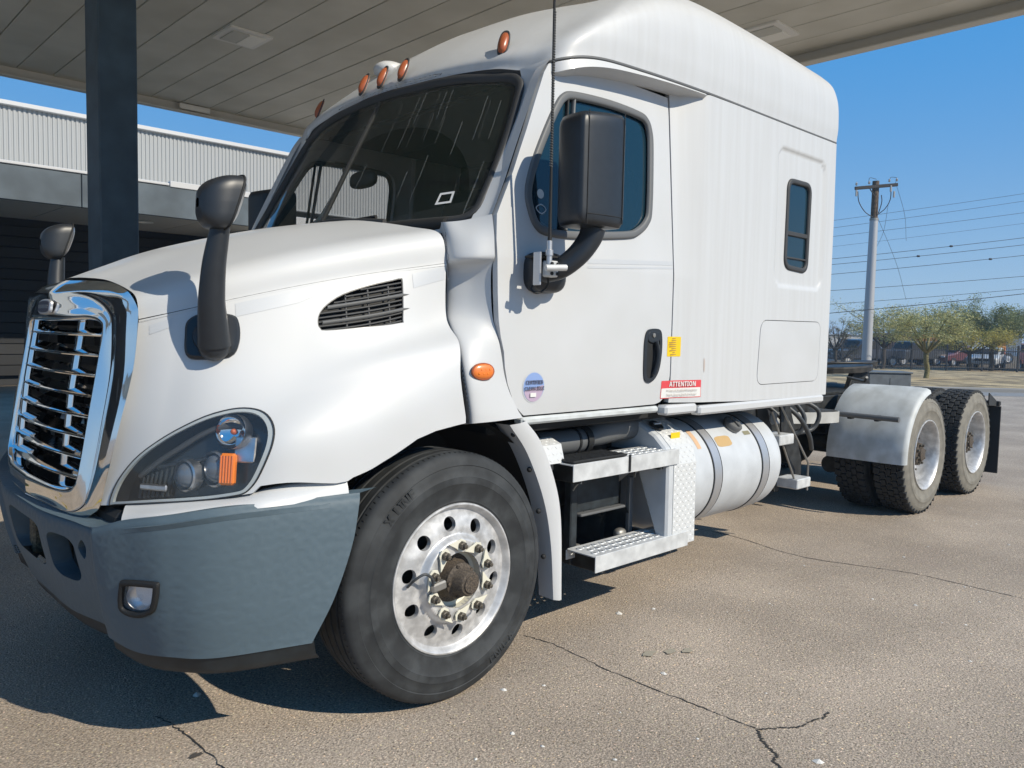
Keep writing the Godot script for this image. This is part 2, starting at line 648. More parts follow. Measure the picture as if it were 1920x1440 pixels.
	M.amber = mat(0.72, 0.17, 0.012, 0.22)
	M.amber.clearcoat_enabled = true
	M.amber_dull = mat(0.33, 0.085, 0.03, 0.3)
	M.amber_bright = mat(0.80, 0.20, 0.001, 0.3)
	M.decal_white = mat(0.66, 0.66, 0.64, 0.5)
	M.decal_film = mat(0.47, 0.49, 0.515, 0.35)
	M.decal_yellow = mat(0.74, 0.50, 0.006, 0.5)
	M.decal_red = mat(0.62, 0.06, 0.07, 0.5)
	M.decal_pink = mat(0.42, 0.33, 0.44, 0.5)
	M.decal_blue = mat(0.22, 0.32, 0.58, 0.45)
	M.print_dark = mat(0.05, 0.05, 0.07, 0.6)
	M.print_brown = mat(0.30, 0.16, 0.08, 0.6)
	M.print_grey = mat(0.42, 0.36, 0.33, 0.6)
	M.tan = tri_map(mat(0.20, 0.15, 0.085, 0.7), V(4, 4, 4))
	M.tan.albedo_texture = M.rust.albedo_texture
	M.seat = mat(0.014, 0.015, 0.016, 0.9)
	M.bulb = mat(0.45, 0.10, 0.03, 0.2)
	M.slat = mat(0.045, 0.047, 0.05, 0.55)
	M.hose = mat(0.045, 0.05, 0.055, 0.5)
	# the place
	M.soffit = []
	for k in 4:
		var m := tri_map(mat(0.70 + 0.012 * k, 0.675 + 0.012 * k, 0.585 + 0.012 * k, 0.6), V(0.12, 0.12, 0.12))
		m.albedo_texture = tint_tex(noise(0.012, 6, 90 + k), 512, 512, 0.92, 1.0, 1.4, Vector3(0.0, -0.002, -0.01))
		M.soffit.append(m)
	M.fascia = mat(0.62, 0.60, 0.54, 0.6)
	M.column = tri_map(mat(0.058, 0.098, 0.135, 0.6), V(0.3, 0.3, 0.3))
	M.column.albedo_texture = tint_tex(noise(0.015, 6, 95), 512, 512, 0.80, 1.0, 1.4)
	M.fixture = mat(0.80, 0.78, 0.72, 0.4)
	M.diffuser = mat(0.9, 0.88, 0.80, 0.4)
	M.diffuser_dim = mat(0.55, 0.54, 0.48, 0.4)
	M.corrugated = mat(0.31, 0.322, 0.328, 0.5)
	M.trim_white = mat(0.5, 0.5, 0.5, 0.5)
	M.store_grey = tri_map(mat(0.10, 0.128, 0.152, 0.7), V(0.15, 0.15, 0.15))
	M.store_grey.albedo_texture = tint_tex(noise(0.012, 6, 97), 512, 512, 0.8, 1.0, 1.4)
	M.store_soffit = mat(0.45, 0.44, 0.40, 0.7)
	M.store_dark = mat(0.02, 0.021, 0.023, 0.7)
	M.store_board = []
	for k in 3:
		M.store_board.append(mat(0.011 + 0.004 * k, 0.012 + 0.004 * k, 0.014 + 0.004 * k, 0.7))
	M.window_frame = mat(0.32, 0.33, 0.34, 0.4, 0.5)
	M.fence = mat(0.02, 0.021, 0.024, 0.5)
	M.pole_metal = mat(0.40, 0.41, 0.43, 0.5, 0.3)
	M.pole_wood = tri_map(mat(0.17, 0.115, 0.075, 0.85), V(3, 0.4, 3))
	M.pole_wood.albedo_texture = tint_tex(noise(0.05, 4, 99), 256, 256, 0.5, 1.0, 2.0)
	M.arm_wood = mat(0.045, 0.04, 0.038, 0.85)
	M.insulator = mat(0.35, 0.34, 0.33, 0.3)
	M.wire = mat(0.02, 0.022, 0.03, 0.6)
	M.grey_box = tri_map(mat(0.13, 0.15, 0.17, 0.6), V(0.8, 0.8, 0.8))
	M.grey_box.albedo_texture = M.column.albedo_texture
	M.bark = tri_map(mat(0.26, 0.23, 0.10, 0.8), V(2, 1, 2))
	M.bark.albedo_texture = M.rust.albedo_texture
	M.dark_bark = mat(0.06, 0.05, 0.04, 0.9)
	M.yellow_line = tri_map(mat(0.62, 0.46, 0.03, 0.7), V(1.2, 1.2, 1.2))
	M.yellow_line.albedo_texture = tint_tex(noise(0.03, 6, 104), 256, 256, 0.5, 1.0, 2.4)


func glass(r: float, g: float, b: float, a: float) -> StandardMaterial3D:
	var m := mat(r, g, b, 0.02)
	m.transparency = BaseMaterial3D.TRANSPARENCY_ALPHA
	m.albedo_color.a = a
	m.metallic_specular = 0.6
	return m


# ---- ground
const E0 := Vector3(23.7, 0, -3.5)
const EA := Vector3(0.69, 0, 0.7238)
const EB := Vector3(0.7238, 0, -0.69)

func yard(a: float, b: float, y := 0.0) -> Vector3:   # a along the kerb at the far side of the lot, b beyond it
	return E0 + EA * a + EB * b + Vector3(0, y, 0)

func fall(b: float) -> float:   # the yard lies a little lower than the lot
	return 0.1 - 0.5 * clampf((b - 4.0) / 24.0, 0.0, 1.0)

func sheet(called: String, m: Material, rows: Array, fine: float, broad: float) -> MeshInstance3D:
	var v := PackedVector3Array()
	var n := PackedVector3Array()
	var u1 := PackedVector2Array()
	var u2 := PackedVector2Array()
	for j in rows.size() - 1:
		for i in rows[j].size() - 1:
			var q := [rows[j][i], rows[j][i + 1], rows[j + 1][i + 1], rows[j + 1][i]]
			for k in [0, 1, 2, 0, 2, 3]:
				v.append(q[k])
				n.append(Vector3.UP)
				u1.append(Vector2(q[k].x, q[k].z) / fine)
				u2.append(Vector2(q[k].x, q[k].z) / broad)
	var g := (v[2] - v[0]).cross(v[1] - v[0])
	if g.y < 0.0:
		for t in v.size() / 3:
			for a in [v, u1, u2]:
				var x = a[3 * t + 1]
				a[3 * t + 1] = a[3 * t + 2]
				a[3 * t + 2] = x
	var a := []
	a.resize(Mesh.ARRAY_MAX)
	a[Mesh.ARRAY_VERTEX] = v
	a[Mesh.ARRAY_NORMAL] = n
	a[Mesh.ARRAY_TEX_UV] = u1
	a[Mesh.ARRAY_TEX_UV2] = u2
	var mm := ArrayMesh.new()
	mm.add_surface_from_arrays(Mesh.PRIMITIVE_TRIANGLES, a)
	var o := obj(called, mm, m)
	structure(o)
	return o

func speckled(base: Color, w: int, sd: int, spots: int, lo: float, hi: float) -> Image:   # ground-up stone in tar: every grain its own tone
	var r := RandomNumberGenerator.new()
	r.seed = sd
	var im := noise(0.16, 3, sd).get_seamless_image(w, w)
	im.convert(Image.FORMAT_L8)
	var d := im.get_data()
	var o := PackedByteArray()
	o.resize(w * w * 3)
	for i in w * w:
		var t := (lo + (hi - lo) * d[i] / 255.0) * (0.86 + 0.28 * r.randf())
		o[3 * i] = int(clampf(base.r * t, 0, 1) * 255)
		o[3 * i + 1] = int(clampf(base.g * t, 0, 1) * 255)
		o[3 * i + 2] = int(clampf(base.b * t, 0, 1) * 255)
	var c := Image.create_from_data(w, w, false, Image.FORMAT_RGB8, o)
	for k in spots:
		var x := r.randi_range(0, w - 4)
		var y := r.randi_range(0, w - 4)
		var f := r.randf_range(0.5, 1.45)
		var e := Color(base.r * f * r.randf_range(0.95, 1.08), base.g * f, base.b * f * r.randf_range(0.88, 1.02))
		var s := r.randi_range(1, 3)
		c.fill_rect(Rect2i(x, y, s, r.randi_range(1, s)), e)
	return c

func lay_ground() -> void:
	var asphalt := StandardMaterial3D.new()
	var im := speckled(Color(0.665, 0.612, 0.553), 1024, 3, 30000, 0.70, 1.25)
	im.generate_mipmaps()
	asphalt.albedo_texture = ImageTexture.create_from_image(im)
	asphalt.roughness = 0.88
	asphalt.normal_enabled = true
	asphalt.normal_texture = bump_tex(noise(0.22, 3, 8), 1024, 3.0)
	asphalt.normal_scale = 0.55
	asphalt.detail_enabled = true
	asphalt.detail_blend_mode = BaseMaterial3D.BLEND_MODE_MUL
	asphalt.detail_uv_layer = BaseMaterial3D.DETAIL_UV_2
	asphalt.detail_albedo = tint_tex(noise(0.010, 6, 12), 1024, 1024, 0.88, 1.0, 1.5, Vector3(0.0, -0.002, -0.005))
	M.asphalt = asphalt
	var a0 := -260.0
	var a1 := 200.0
	sheet("asphalt_lot", asphalt, [[yard(a0, -200), yard(a1, -200)], [yard(a0, -1.6), yard(a1, -1.6)]], 2.3, 13.0)
	var conc := mat(0.27, 0.265, 0.255, 0.85)
	conc.albedo_texture = tint_tex(noise(0.03, 5, 13), 512, 512, 0.82, 1.0, 1.4)
	sheet("concrete_gutter", conc, [[yard(a0, -1.6, 0.004), yard(a1, -1.6, 0.004)], [yard(a0, 0.0, 0.004), yard(a1, 0.0, 0.004)]], 3.0, 9.0)
	var kerb := obj("kerb", box(V(0, 0.05, 0), V(460, 0.14, 0.16), 0.02), mat(0.24, 0.235, 0.225, 0.85), self, Transform3D(EA, Vector3.UP, -EB, yard(-30, 0.08)))
	structure(kerb)
	var dirt := StandardMaterial3D.new()
	var di := speckled(Color(0.74, 0.65, 0.49), 512, 17, 5000, 0.8, 1.12)
	di.generate_mipmaps()
	dirt.albedo_texture = ImageTexture.create_from_image(di)
	dirt.roughness = 0.95
	dirt.detail_enabled = true
	dirt.detail_blend_mode = BaseMaterial3D.BLEND_MODE_MUL
	dirt.detail_uv_layer = BaseMaterial3D.DETAIL_UV_2
	dirt.detail_albedo = tint_tex(noise(0.014, 6, 19), 512, 512, 0.62, 1.0, 2.0)
	var hum := noise(0.25, 3, 44)
	var rows := []
	for j in 27:
		var b := 0.16 + j * 1.0
		var r := []
		for i in 70:
			var a := -40.0 + i * 1.1
			r.append(yard(a, b, fall(b) + (hum.get_noise_2d(a * 3.0, b * 3.0) * 0.05 if b > 0.3 and b < 24.0 else 0.0)))
		rows.append(r)
	var far := []
	for i in 70:
		far.append(yard(-40.0 + i * 1.1, 26.9, fall(26.9)))
	rows.append(far)
	sheet("dirt_verge", dirt, rows, 3.0, 11.0)
	var yd := mat(0.22, 0.20, 0.175, 0.95)
	yd.albedo_texture = dirt.albedo_texture
	sheet("yard_ground", yd, [[yard(-400, 26.9, -0.405), yard(400, 26.9, -0.405)], [yard(-600, 900, -0.405), yard(900, 900, -0.405)]], 5.0, 30.0)
	for s in [-1, 1]:
		var a := -40.0 if s < 0 else 35.9
		sheet("verge_end", dirt, [[yard(a, 0.16, 0.09), yard(a + s * 260.0, 0.16, 0.09)], [yard(a, 26.9, -0.4), yard(a + s * 260.0, 26.9, -0.4)]], 3.0, 11.0)
	# cracks run across the lot where it was cast in strips
	var crack := mat(0.028, 0.026, 0.025, 0.95)
	var r := RandomNumberGenerator.new()
	r.seed = 5
	var lines := [
		[[3.10, -3.5], [3.12, -0.8], [3.24, 0.45], [3.12, 1.15], [3.30, 1.77], [3.31, 2.08], [3.30, 2.42], [3.35, 3.4], [3.32, 4.6]],
		[[0.70, 0.9], [0.73, 1.09], [0.70, 1.46], [0.71, 1.87], [0.72, 2.15]],
		[[0.72, 2.15], [0.66, 2.20], [0.63, 2.24], [0.60, 2.29], [0.54, 2.33], [0.50, 2.6], [0.55, 3.1]],
		[[0.72, 2.15], [0.80, 2.21], [0.86, 2.25], [0.93, 2.26], [1.00, 2.28], [1.06, 2.27]],
		[[-0.93, 0.55], [-0.90, 0.72], [-0.89, 0.99], [-0.91, 1.3], [-0.88, 1.8]],
		[[6.6, 1.6], [6.75, 2.3], [6.62, 3.0], [6.9, 3.9]]]
	for k in lines.size():
		var w: float = [0.007, 0.006, 0.011, 0.007, 0.005, 0.008][k]
		var p := []
		for q in lines[k]:
			p.append(V(q[0], 0.0016 + 0.0004 * k, q[1]))
		p = curve(p, 14)
		var b := B.new()
		var prev := []
		for i in p.size():
			var t: Vector3 = (p[mini(i + 1, p.size() - 1)] - p[maxi(i - 1, 0)]).normalized()
			var side := t.cross(Vector3.UP)
			var c: Vector3 = p[i] + side * r.randf_range(-0.006, 0.006)
			var hw: float = w * r.randf_range(0.15, 0.75)
			if i == 0 or i == p.size() - 1:
				hw = 0.0004
			var now := [c - side * hw, c + side * hw]
			if i:
				b.quad(prev[0], prev[1], now[1], now[0], Vector3.UP, Vector3.UP, Vector3.UP, Vector3.UP)
			prev = now
		structure(obj("pavement_crack", b, crack))
	# dark oil drips and dried pale spots
	var oil := mat(0.075, 0.068, 0.062, 0.6)
	var pale := mat(0.30, 0.27, 0.21, 0.9)
	for s in [[0.98, 1.45, 0.035, 1], [1.08, 1.50, 0.03, 1], [1.15, 1.55, 0.028, 1], [-0.93, 0.93, 0.02, 0]]:
		var poly := PackedVector2Array()
		for i in 14:
			poly.append(Vector2.from_angle(TAU * i / 14) * s[2] * r.randf_range(0.55, 1.15) * Vector2(1.3, 0.8))
		var b := B.new()
		var tr := Geometry2D.triangulate_polygon(poly)
		for k in tr.size() / 3:
			var q := [0, 1, 2].map(func(x): return V(s[0] + poly[tr[3 * k + x]].x, 0.0052, s[1] + poly[tr[3 * k + x]].y))
			b.tri(q[0], q[1], q[2], Vector3.UP, Vector3.UP, Vector3.UP)
		structure(obj("ground_stain", b, pale if s[3] else oil))
	# painted bay lines under the far side of the canopy
	for x in [-2.6, 1.9]:
		structure(obj("painted_line", box(V(x, 0.002, -5.2), V(0.12, 0.006, 5.0), 0.001), M.yellow_line))
	structure(obj("painted_line", box(V(-2.9, 0.002, 0.2), V(0.1, 0.006, 5.5), 0.001), M.yellow_line))

func scatter_chips() -> void:
	var r := RandomNumberGenerator.new()
	r.seed = 77
	var m := mat(0.62, 0.60, 0.56, 0.8)
	var shapes := []
	for k in 4:
		var b := B.new()
		var ring := []
		for i in 6:
			ring.append(V(cos(TAU * i / 6), 0, sin(TAU * i / 6)) * r.randf_range(0.6, 1.1))
		for i in 6:
			b.flat(ring[i], ring[(i + 1) % 6], V(0.1, 0.7, 0.05))
		shapes.append(b.mesh())
	var spots := [[1.30, 1.02, 0.02], [0.86, 1.62, 0.014], [0.22, 1.27, 0.016], [-0.74, 0.48, 0.02], [0.67, 2.41, 0.02], [0.0, 1.55, 0.012], [1.5, 1.1, 0.012], [2.68, 2.04, 0.012]]
	for k in 74:
		spots.append([r.randf_range(-0.6, 7.5), r.randf_range(1.25, 3.6), r.randf_range(0.004, 0.0095)])
	for s in spots:
		var o := obj("stone_chip", shapes[r.randi() % 4], m, self, Transform3D(Basis(Vector3.UP, r.randf() * TAU).scaled(V(s[2], s[2] * 0.8, s[2] * 1.2)), V(s[0], 0.001, s[1])))
		tag(o, "small pale stone chip lying loose on the sunlit asphalt", "stone chip", "stone chips scattered on the asphalt")

# ---- fuel canopy over the truck
func build_canopy() -> void:
	var c := part("fuel_canopy", self, Transform3D(Basis(), V(0.4, 0, -4.15)))
	tag(c, "flat canopy with plank soffit and recessed lights on a square dark grey column", "canopy")
	var at := Transform3D(Basis(), -V(0.4, 0, -4.15))
	var x0 := -7.0
	var x1 := 7.82
	var z0 := -9.75
	var z1 := 1.9
	var y := 5.1
	var w := 0.463
	var k := 0
	var x := x0
	while x < x1 - 0.05:
		var e := minf(x + w, x1)
		obj("soffit_plank", box(V((x + e) / 2, y + 0.03 + 0.002 * (k % 2), (z0 + z1) / 2), V(e - x - 0.012, 0.06, z1 - z0), 0.006), M.soffit[(k * 7 + k / 3) % 4], c, at)
		x += w
		k += 1
	obj("deck", box(V((x0 + x1) / 2, y + 0.22, (z0 + z1) / 2), V(x1 - x0 - 0.01, 0.24, z1 - z0 - 0.01), 0.01), M.store_dark, c, at)
	for s in [[V((x0 + x1) / 2, y + 0.42, z0 - 0.05), V(x1 - x0 + 0.2, 1.1, 0.1)], [V((x0 + x1) / 2, y + 0.42, z1 + 0.05), V(x1 - x0 + 0.2, 1.1, 0.1)], [V(x1 + 0.05, y + 0.42, (z0 + z1) / 2), V(0.1, 1.1, z1 - z0)], [V(x0 - 0.05, y + 0.42, (z0 + z1) / 2), V(0.1, 1.1, z1 - z0)]]:
		obj("fascia", box(s[0], s[1], 0.012), M.fascia, c, at)
	obj("fascia_lip", box(V((x0 + x1) / 2, y - 0.14, z0 + 0.06), V(x1 - x0, 0.02, 0.12), 0.004), M.fascia, c, at)
	obj("fascia_lip", box(V(x1 - 0.06, y - 0.14, (z0 + z1) / 2), V(0.12, 0.02, z1 - z0 - 0.3), 0.004), M.fascia, c, at)
	for q in [V(2.565, y, -6.13), V(6.84, y, -1.33), V(-2.2, y, -6.13), V(-2.2, y, -1.33), V(2.4, y, -1.33)]:
		var l := part("ceiling_light", c, Transform3D(Basis(), q - V(0.4, 0, -4.15)))
		var ring := prism(rrect(0, 0, 0.56, 0.56, 0.03), 0.03, 0.008, null, Transform3D(Vector3.RIGHT, Vector3.BACK, Vector3.DOWN, V(0, 0.005, 0)))
		obj("light_frame", ring, M.fixture, l)
		obj("diffuser", box(V(0.105, -0.03, 0), V(0.21, 0.02, 0.40), 0.006), M.diffuser, l)
		obj("reflector_plate", box(V(-0.105, -0.028, 0), V(0.205, 0.016, 0.40), 0.004), M.diffuser_dim, l)
	obj("junction_box", box(V(3.4, y - 0.06, z0 + 0.09), V(0.5, 0.09, 0.05), 0.01), M.fixture, c, at)
	obj("column", box(V(0.41, 2.55, -4.16), V(0.325, 5.1, 0.36), 0.012), M.column, c, at)
	obj("island_kerb", prism(rrect(0, 0, 3.4, 1.1, 0.4, 8), 0.14, 0.02, null, Transform3D(Vector3.RIGHT, Vector3.FORWARD, Vector3.UP, V(1.2, 0.0, -4.2))), mat(0.26, 0.255, 0.245, 0.85), c, at)

# ---- the shop behind
func corrugated(x0: float, x1: float, y0: float, y1: float, z: float, pitch: float, deep: float) -> B:
	var b := B.new()
	var n := int((x1 - x0) / pitch)
	for i in n:
		var x := x0 + i * pitch
		var p := [Vector2(x, z), Vector2(x + pitch * 0.3, z), Vector2(x + pitch * 0.42, z + deep), Vector2(x + pitch * 0.88, z + deep), Vector2(x + pitch, z)]
		for k in 4:
			b.flatq(V(p[k].x, y0, p[k].y), V(p[k + 1].x, y0, p[k + 1].y), V(p[k + 1].x, y1, p[k + 1].y), V(p[k].x, y1, p[k].y))
	return b

func build_store() -> void:
	var s := part("shop_building", self, Transform3D(Basis(), V(0, 0, -17.4)))
	tag(s, "low shop with pale ribbed metal upper wall above a grey flat awning", "building")
	var at := Transform3D(Basis(), V(0, 0, 17.4))
	var xl := -16.0
	var xr := 14.0
	obj("wall", box(V((xl + xr) / 2, 3.1, -21.0), V(xr - xl, 6.2, 7.0), 0.02), M.store_dark, s, at)
	obj("ribbed_wall", corrugated(xl, xr, 4.8, 6.33, -17.45, 0.099, 0.022), M.corrugated, s, at)
	obj("roof_trim", box(V((xl + xr) / 2, 6.37, -17.4), V(xr - xl + 0.1, 0.1, 0.16), 0.01), M.trim_white, s, at)
	obj("base_trim", box(V((xl + xr) / 2, 4.83, -17.38), V(xr - xl, 0.05, 0.14), 0.01), M.corrugated, s, at)
	# awning
	var ax := 6.93
	for k in 6:
		var e0 := ax - 4.05 * k
		obj("awning_panel", box(V(e0 - 2.02, 4.12, -14.05), V(4.035, 0.66, 0.1), 0.01), M.store_grey, s, at)
	obj("awning_return", box(V(ax - 0.05, 4.12, -15.75), V(0.1, 0.655, 3.28), 0.01), M.store_grey, s, at)
	obj("awning_coping", box(V((xl + 4.6) / 2, 4.485, -14.05), V(4.6 - xl, 0.06, 0.16), 0.01), M.trim_white, s, at)
	obj("awning_coping", box(V((4.62 + ax) / 2, 4.50, -14.05), V(ax - 4.62, 0.13, 0.15), 0.01), M.trim_white, s, at)
	obj("awning_roof", box(V((xl + ax) / 2, 4.36, -15.7), V(ax - xl - 0.2, 0.08, 3.2), 0.01), M.fascia, s, at)
	var soff := 0
	for k in 16:
		obj("awning_soffit", box(V(ax - 0.75 - 1.4 * k, 3.84, -15.75), V(1.385, 0.04, 3.26), 0.005), M.store_soffit, s, at)
	for x in [4.6, 0.4]:
		obj("soffit_light", lathe([Vector2(0.0, 0.0), Vector2(0.14, 0.0), Vector2(0.17, 0.02), Vector2(0.17, 0.03)], 24, null, at * Transform3D(Vector3.RIGHT, Vector3.BACK, Vector3.DOWN, V(x, 3.82, -15.4))), M.fixture, s)
	# ground floor: dark boards, pale frames, glazed doors
	var n := 0
	for r in 14:
		obj("wall_board", box(V(5.2, 0.35 + r * 0.245, -17.42), V(9.6, 0.235, 0.06), 0.012), M.store_board[n % 3], s, at)
		n += 1
	obj("lintel", box(V(-6.0, 3.02, -17.38), V(12.4, 0.34, 0.12), 0.01), M.store_grey, s, at)
	for k in 6:
		var x := -0.25 - k * 1.25
		obj("door_frame", box(V(x, 1.45, -17.36), V(0.09, 2.8, 0.12), 0.01), M.window_frame, s, at)
		obj("window_pane", box(V(x - 0.625, 1.45, -17.36), V(1.14, 2.75, 0.016), 0.002), M.glass, s, at)
		for h in [0.12, 0.95, 1.75, 2.8]:
			obj("window_bar", box(V(x - 0.625, h, -17.36), V(1.14, 0.06, 0.06), 0.006), M.window_frame, s, at)
	obj("corner_pier", box(V(7.3, 3.4, -16.2), V(0.62, 2.3, 2.2), 0.02), M.trim_white, s, at)
	obj("side_wall", box(V(10.6, 2.3, -17.2), V(6.0, 4.6, 0.35), 0.02), M.trim_white, s, at)

# ---- yard beyond the lot
func build_yard() -> void:
	var up := Transform3D(EA, Vector3.UP, -EB, Vector3.ZERO)
	# grey metal box past the rear wheels
	var g := part("utility_box", self, Transform3D(up.basis, yard(-6.5, -9.0)))
	tag(g, "low blue-grey metal cabinet on the lot behind the rear wheel fender", "utility box")
	obj("cabinet", box(V(0, 0.44, 0), V(0.74, 0.88, 0.5), 0.015), M.grey_box, g)
	obj("lid", box(V(0, 0.895, 0), V(0.78, 0.03, 0.54), 0.008), M.grey_box, g)
	obj("door_seam", box(V(0, 0.45, 0.252), V(0.006, 0.7, 0.006), 0.001), M.black, g)
	# utility pole
	var p := part("utility_pole", self, Transform3D(up.basis, yard(1.03, 10.7, fall(10.7))))
	tag(p, "tall utility pole with grey metal sleeve below a wooden top and crossarm", "utility pole")
	obj("metal_sleeve", tube([V(0, 0, 0), V(0, 3, 0), V(0.02, 6.55, 0)], [0.205, 0.19, 0.165], 14), M.pole_metal, p)
	obj("wooden_top", tube([V(0.02, 6.5, 0), V(0.02, 8.1, 0)], [0.145, 0.135], 14), M.pole_wood, p)
	obj("pole_band", tube([V(0.02, 6.47, 0), V(0.02, 6.56, 0)], [0.18, 0.18], 14), M.steel, p)
	obj("crossarm", box(V(-0.02, 7.86, 0.17), V(1.75, 0.13, 0.11), 0.01, null, Transform3D(Basis(Vector3.FORWARD, -0.10), V(0.78, 0.03, 0))), M.arm_wood, p)
	obj("arm_brace", tube([V(-0.34, 7.82, 0.2), V(-0.05, 7.42, 0.16)], 0.022, 6), M.arm_wood, p)
	for q in [[-0.84, 7.86], [-0.32, 7.92], [0.5, 8.02], [0.8, 8.05]]:
		obj("insulator", lathe([Vector2(0.0, -0.02), Vector2(0.03, 0.0), Vector2(0.05, 0.03), Vector2(0.025, 0.05), Vector2(0.05, 0.08), Vector2(0.02, 0.12), Vector2(0, 0.13)], 12, null, Transform3D(Vector3.RIGHT, Vector3.FORWARD, Vector3.UP, V(q[0], q[1] + 0.03, 0.17))), M.insulator, p)
	for q in [[-0.86, 7.55], [0.54, 7.75], [0.68, 7.52]]:
		obj("fuse_cutout", box(V(q[0], q[1], 0.26), V(0.07, 0.26, 0.07), 0.015), M.insulator, p)
	obj("jumper_cable", tube(curve([V(-0.80, 7.62, 0.25), V(-0.72, 7.2, 0.22), V(-0.45, 6.8, 0.2), V(-0.1, 6.58, 0.17)], 5), 0.018, 6), M.wire, p)
	obj("jumper_cable", tube(curve([V(0.56, 7.7, 0.25), V(0.55, 7.3, 0.22), V(0.38, 6.95, 0.2), V(0.1, 6.7, 0.17)], 5), 0.018, 6), M.wire, p)
	obj("jumper_cable", tube(curve([V(0.2, 7.5, 0.18), V(0.22, 7.2, 0.2), V(0.12, 6.75, 0.18)], 5), 0.018, 6), M.wire, p)
	obj("jumper_cable", tube(curve([V(-0.34, 8.02, 0.17), V(-0.3, 8.2, 0.17), V(0.0, 8.16, 0.1)], 5), 0.01, 6), M.wire, p)
	obj("jumper_cable", tube(curve([V(0.5, 8.14, 0.17), V(0.58, 8.24, 0.17), V(0.8, 8.22, 0.17)], 5), 0.01, 6), M.wire, p)
	# wires: a, y at one end and at the other, b
	var W := [[6.26, 9.20, 18.27, 11.09, 30.0, 0.011], [6.28, 8.72, 18.30, 10.61, 30.0, 0.011], [6.31, 8.16, 18.34, 9.86, 30.0, 0.012], [7.75, 7.95, 20.70, 9.75, 34.0, 0.009],
		[1.36, 5.33, 10.32, 6.48, 16.0, 0.012], [1.51, 5.09, 10.57, 6.19, 16.4, 0.012], [1.46, 4.60, 10.49, 5.66, 16.2, 0.012], [0.62, 3.67, 9.26, 4.48, 14.0, 0.011], [0.44, 3.02, 8.95, 3.86, 13.4, 0.010], [-1.10, 2.48, 6.39, 3.39, 9.0, 0.014]]
	var words := ["highest", "second highest", "third highest", "faint fourth highest", "fifth highest", "sixth highest", "seventh highest", "third lowest", "second lowest", "lowest and thickest"]
	for k in W.size():
		var w = W[k]
		var pts := []
		for i in 21:
			var t := -0.8 + 2.6 * i / 20.0
			pts.append(yard(lerpf(w[0], w[2], t), w[4], lerpf(w[1], w[3], t) - 0.10 * t * (1.0 - t)))
		var o := obj("overhead_wire", tube(pts, w[5], 5), M.wire)
		tag(o, words[k] + " of the overhead wires crossing the sky behind the pole", "wire", "overhead wires across the sky")
	for q in [[4, 6.9, 5.93], [5, 5.55, 5.63], [6, 8.9, 5.52]]:
		var w = W[q[0]]
		var yy: float = lerpf(w[1], w[3], (q[1] - w[0]) / (w[2] - w[0]))
		var o := obj("wire_splice", blob(Vector3.ZERO, V(0.09, 0.05, 0.05), 2.4, 12, 8), M.wire, self, Transform3D(up.basis, yard(q[1], w[4], yy - 0.02)))
		tag(o, "small dark splice on the %s overhead wire" % words[q[0]], "splice", "splices on the wires")
	for q in [[1.2, 6.55, 4.9, 3.4, "lower"], [1.6, 7.07, 3.2, 5.6, "middle"], [1.85, 8.05, 4.75, 6.25, "upper"]]:
		var o := obj("service_wire", tube(curve([yard(q[0], 10.7, q[1]), yard((q[0] + q[2]) / 2, 13.0, (q[1] + q[3]) / 2 - 0.1), yard(q[2], 16.0, q[3])], 8), 0.007, 5), M.wire)
		tag(o, q[4] + " thin wire sloping down to the right from the utility pole", "wire", "service wires from the pole")
	# picket fence
	var fb := 24.0
	var f := part("picket_fence", self, Transform3D(up.basis, yard(0, fb, fall(fb))))
	tag(f, "black metal picket fence along the far edge of the dirt verge", "fence")
	var pick := B.new()
	for i in 330:
		var a := -14.0 + i * 0.125
		box(V(a, 0.76, 0), V(0.022, 1.36, 0.022), 0.003, pick)
	var po := obj("pickets", pick, M.fence, f)
	po.set_meta("kind", "stuff")
	for h in [0.2, 1.2]:
		obj("rail", box(V(6.5, h, 0.03), V(41.0, 0.05, 0.045), 0.004), M.fence, f)
	for i in 20:
		obj("post", box(V(-14.0 + 2.03 * i + 0.62, 0.78, 0.0), V(0.085, 1.56, 0.085), 0.008), M.fence, f)
	plant_trees()
	park_cars()
	far_things()

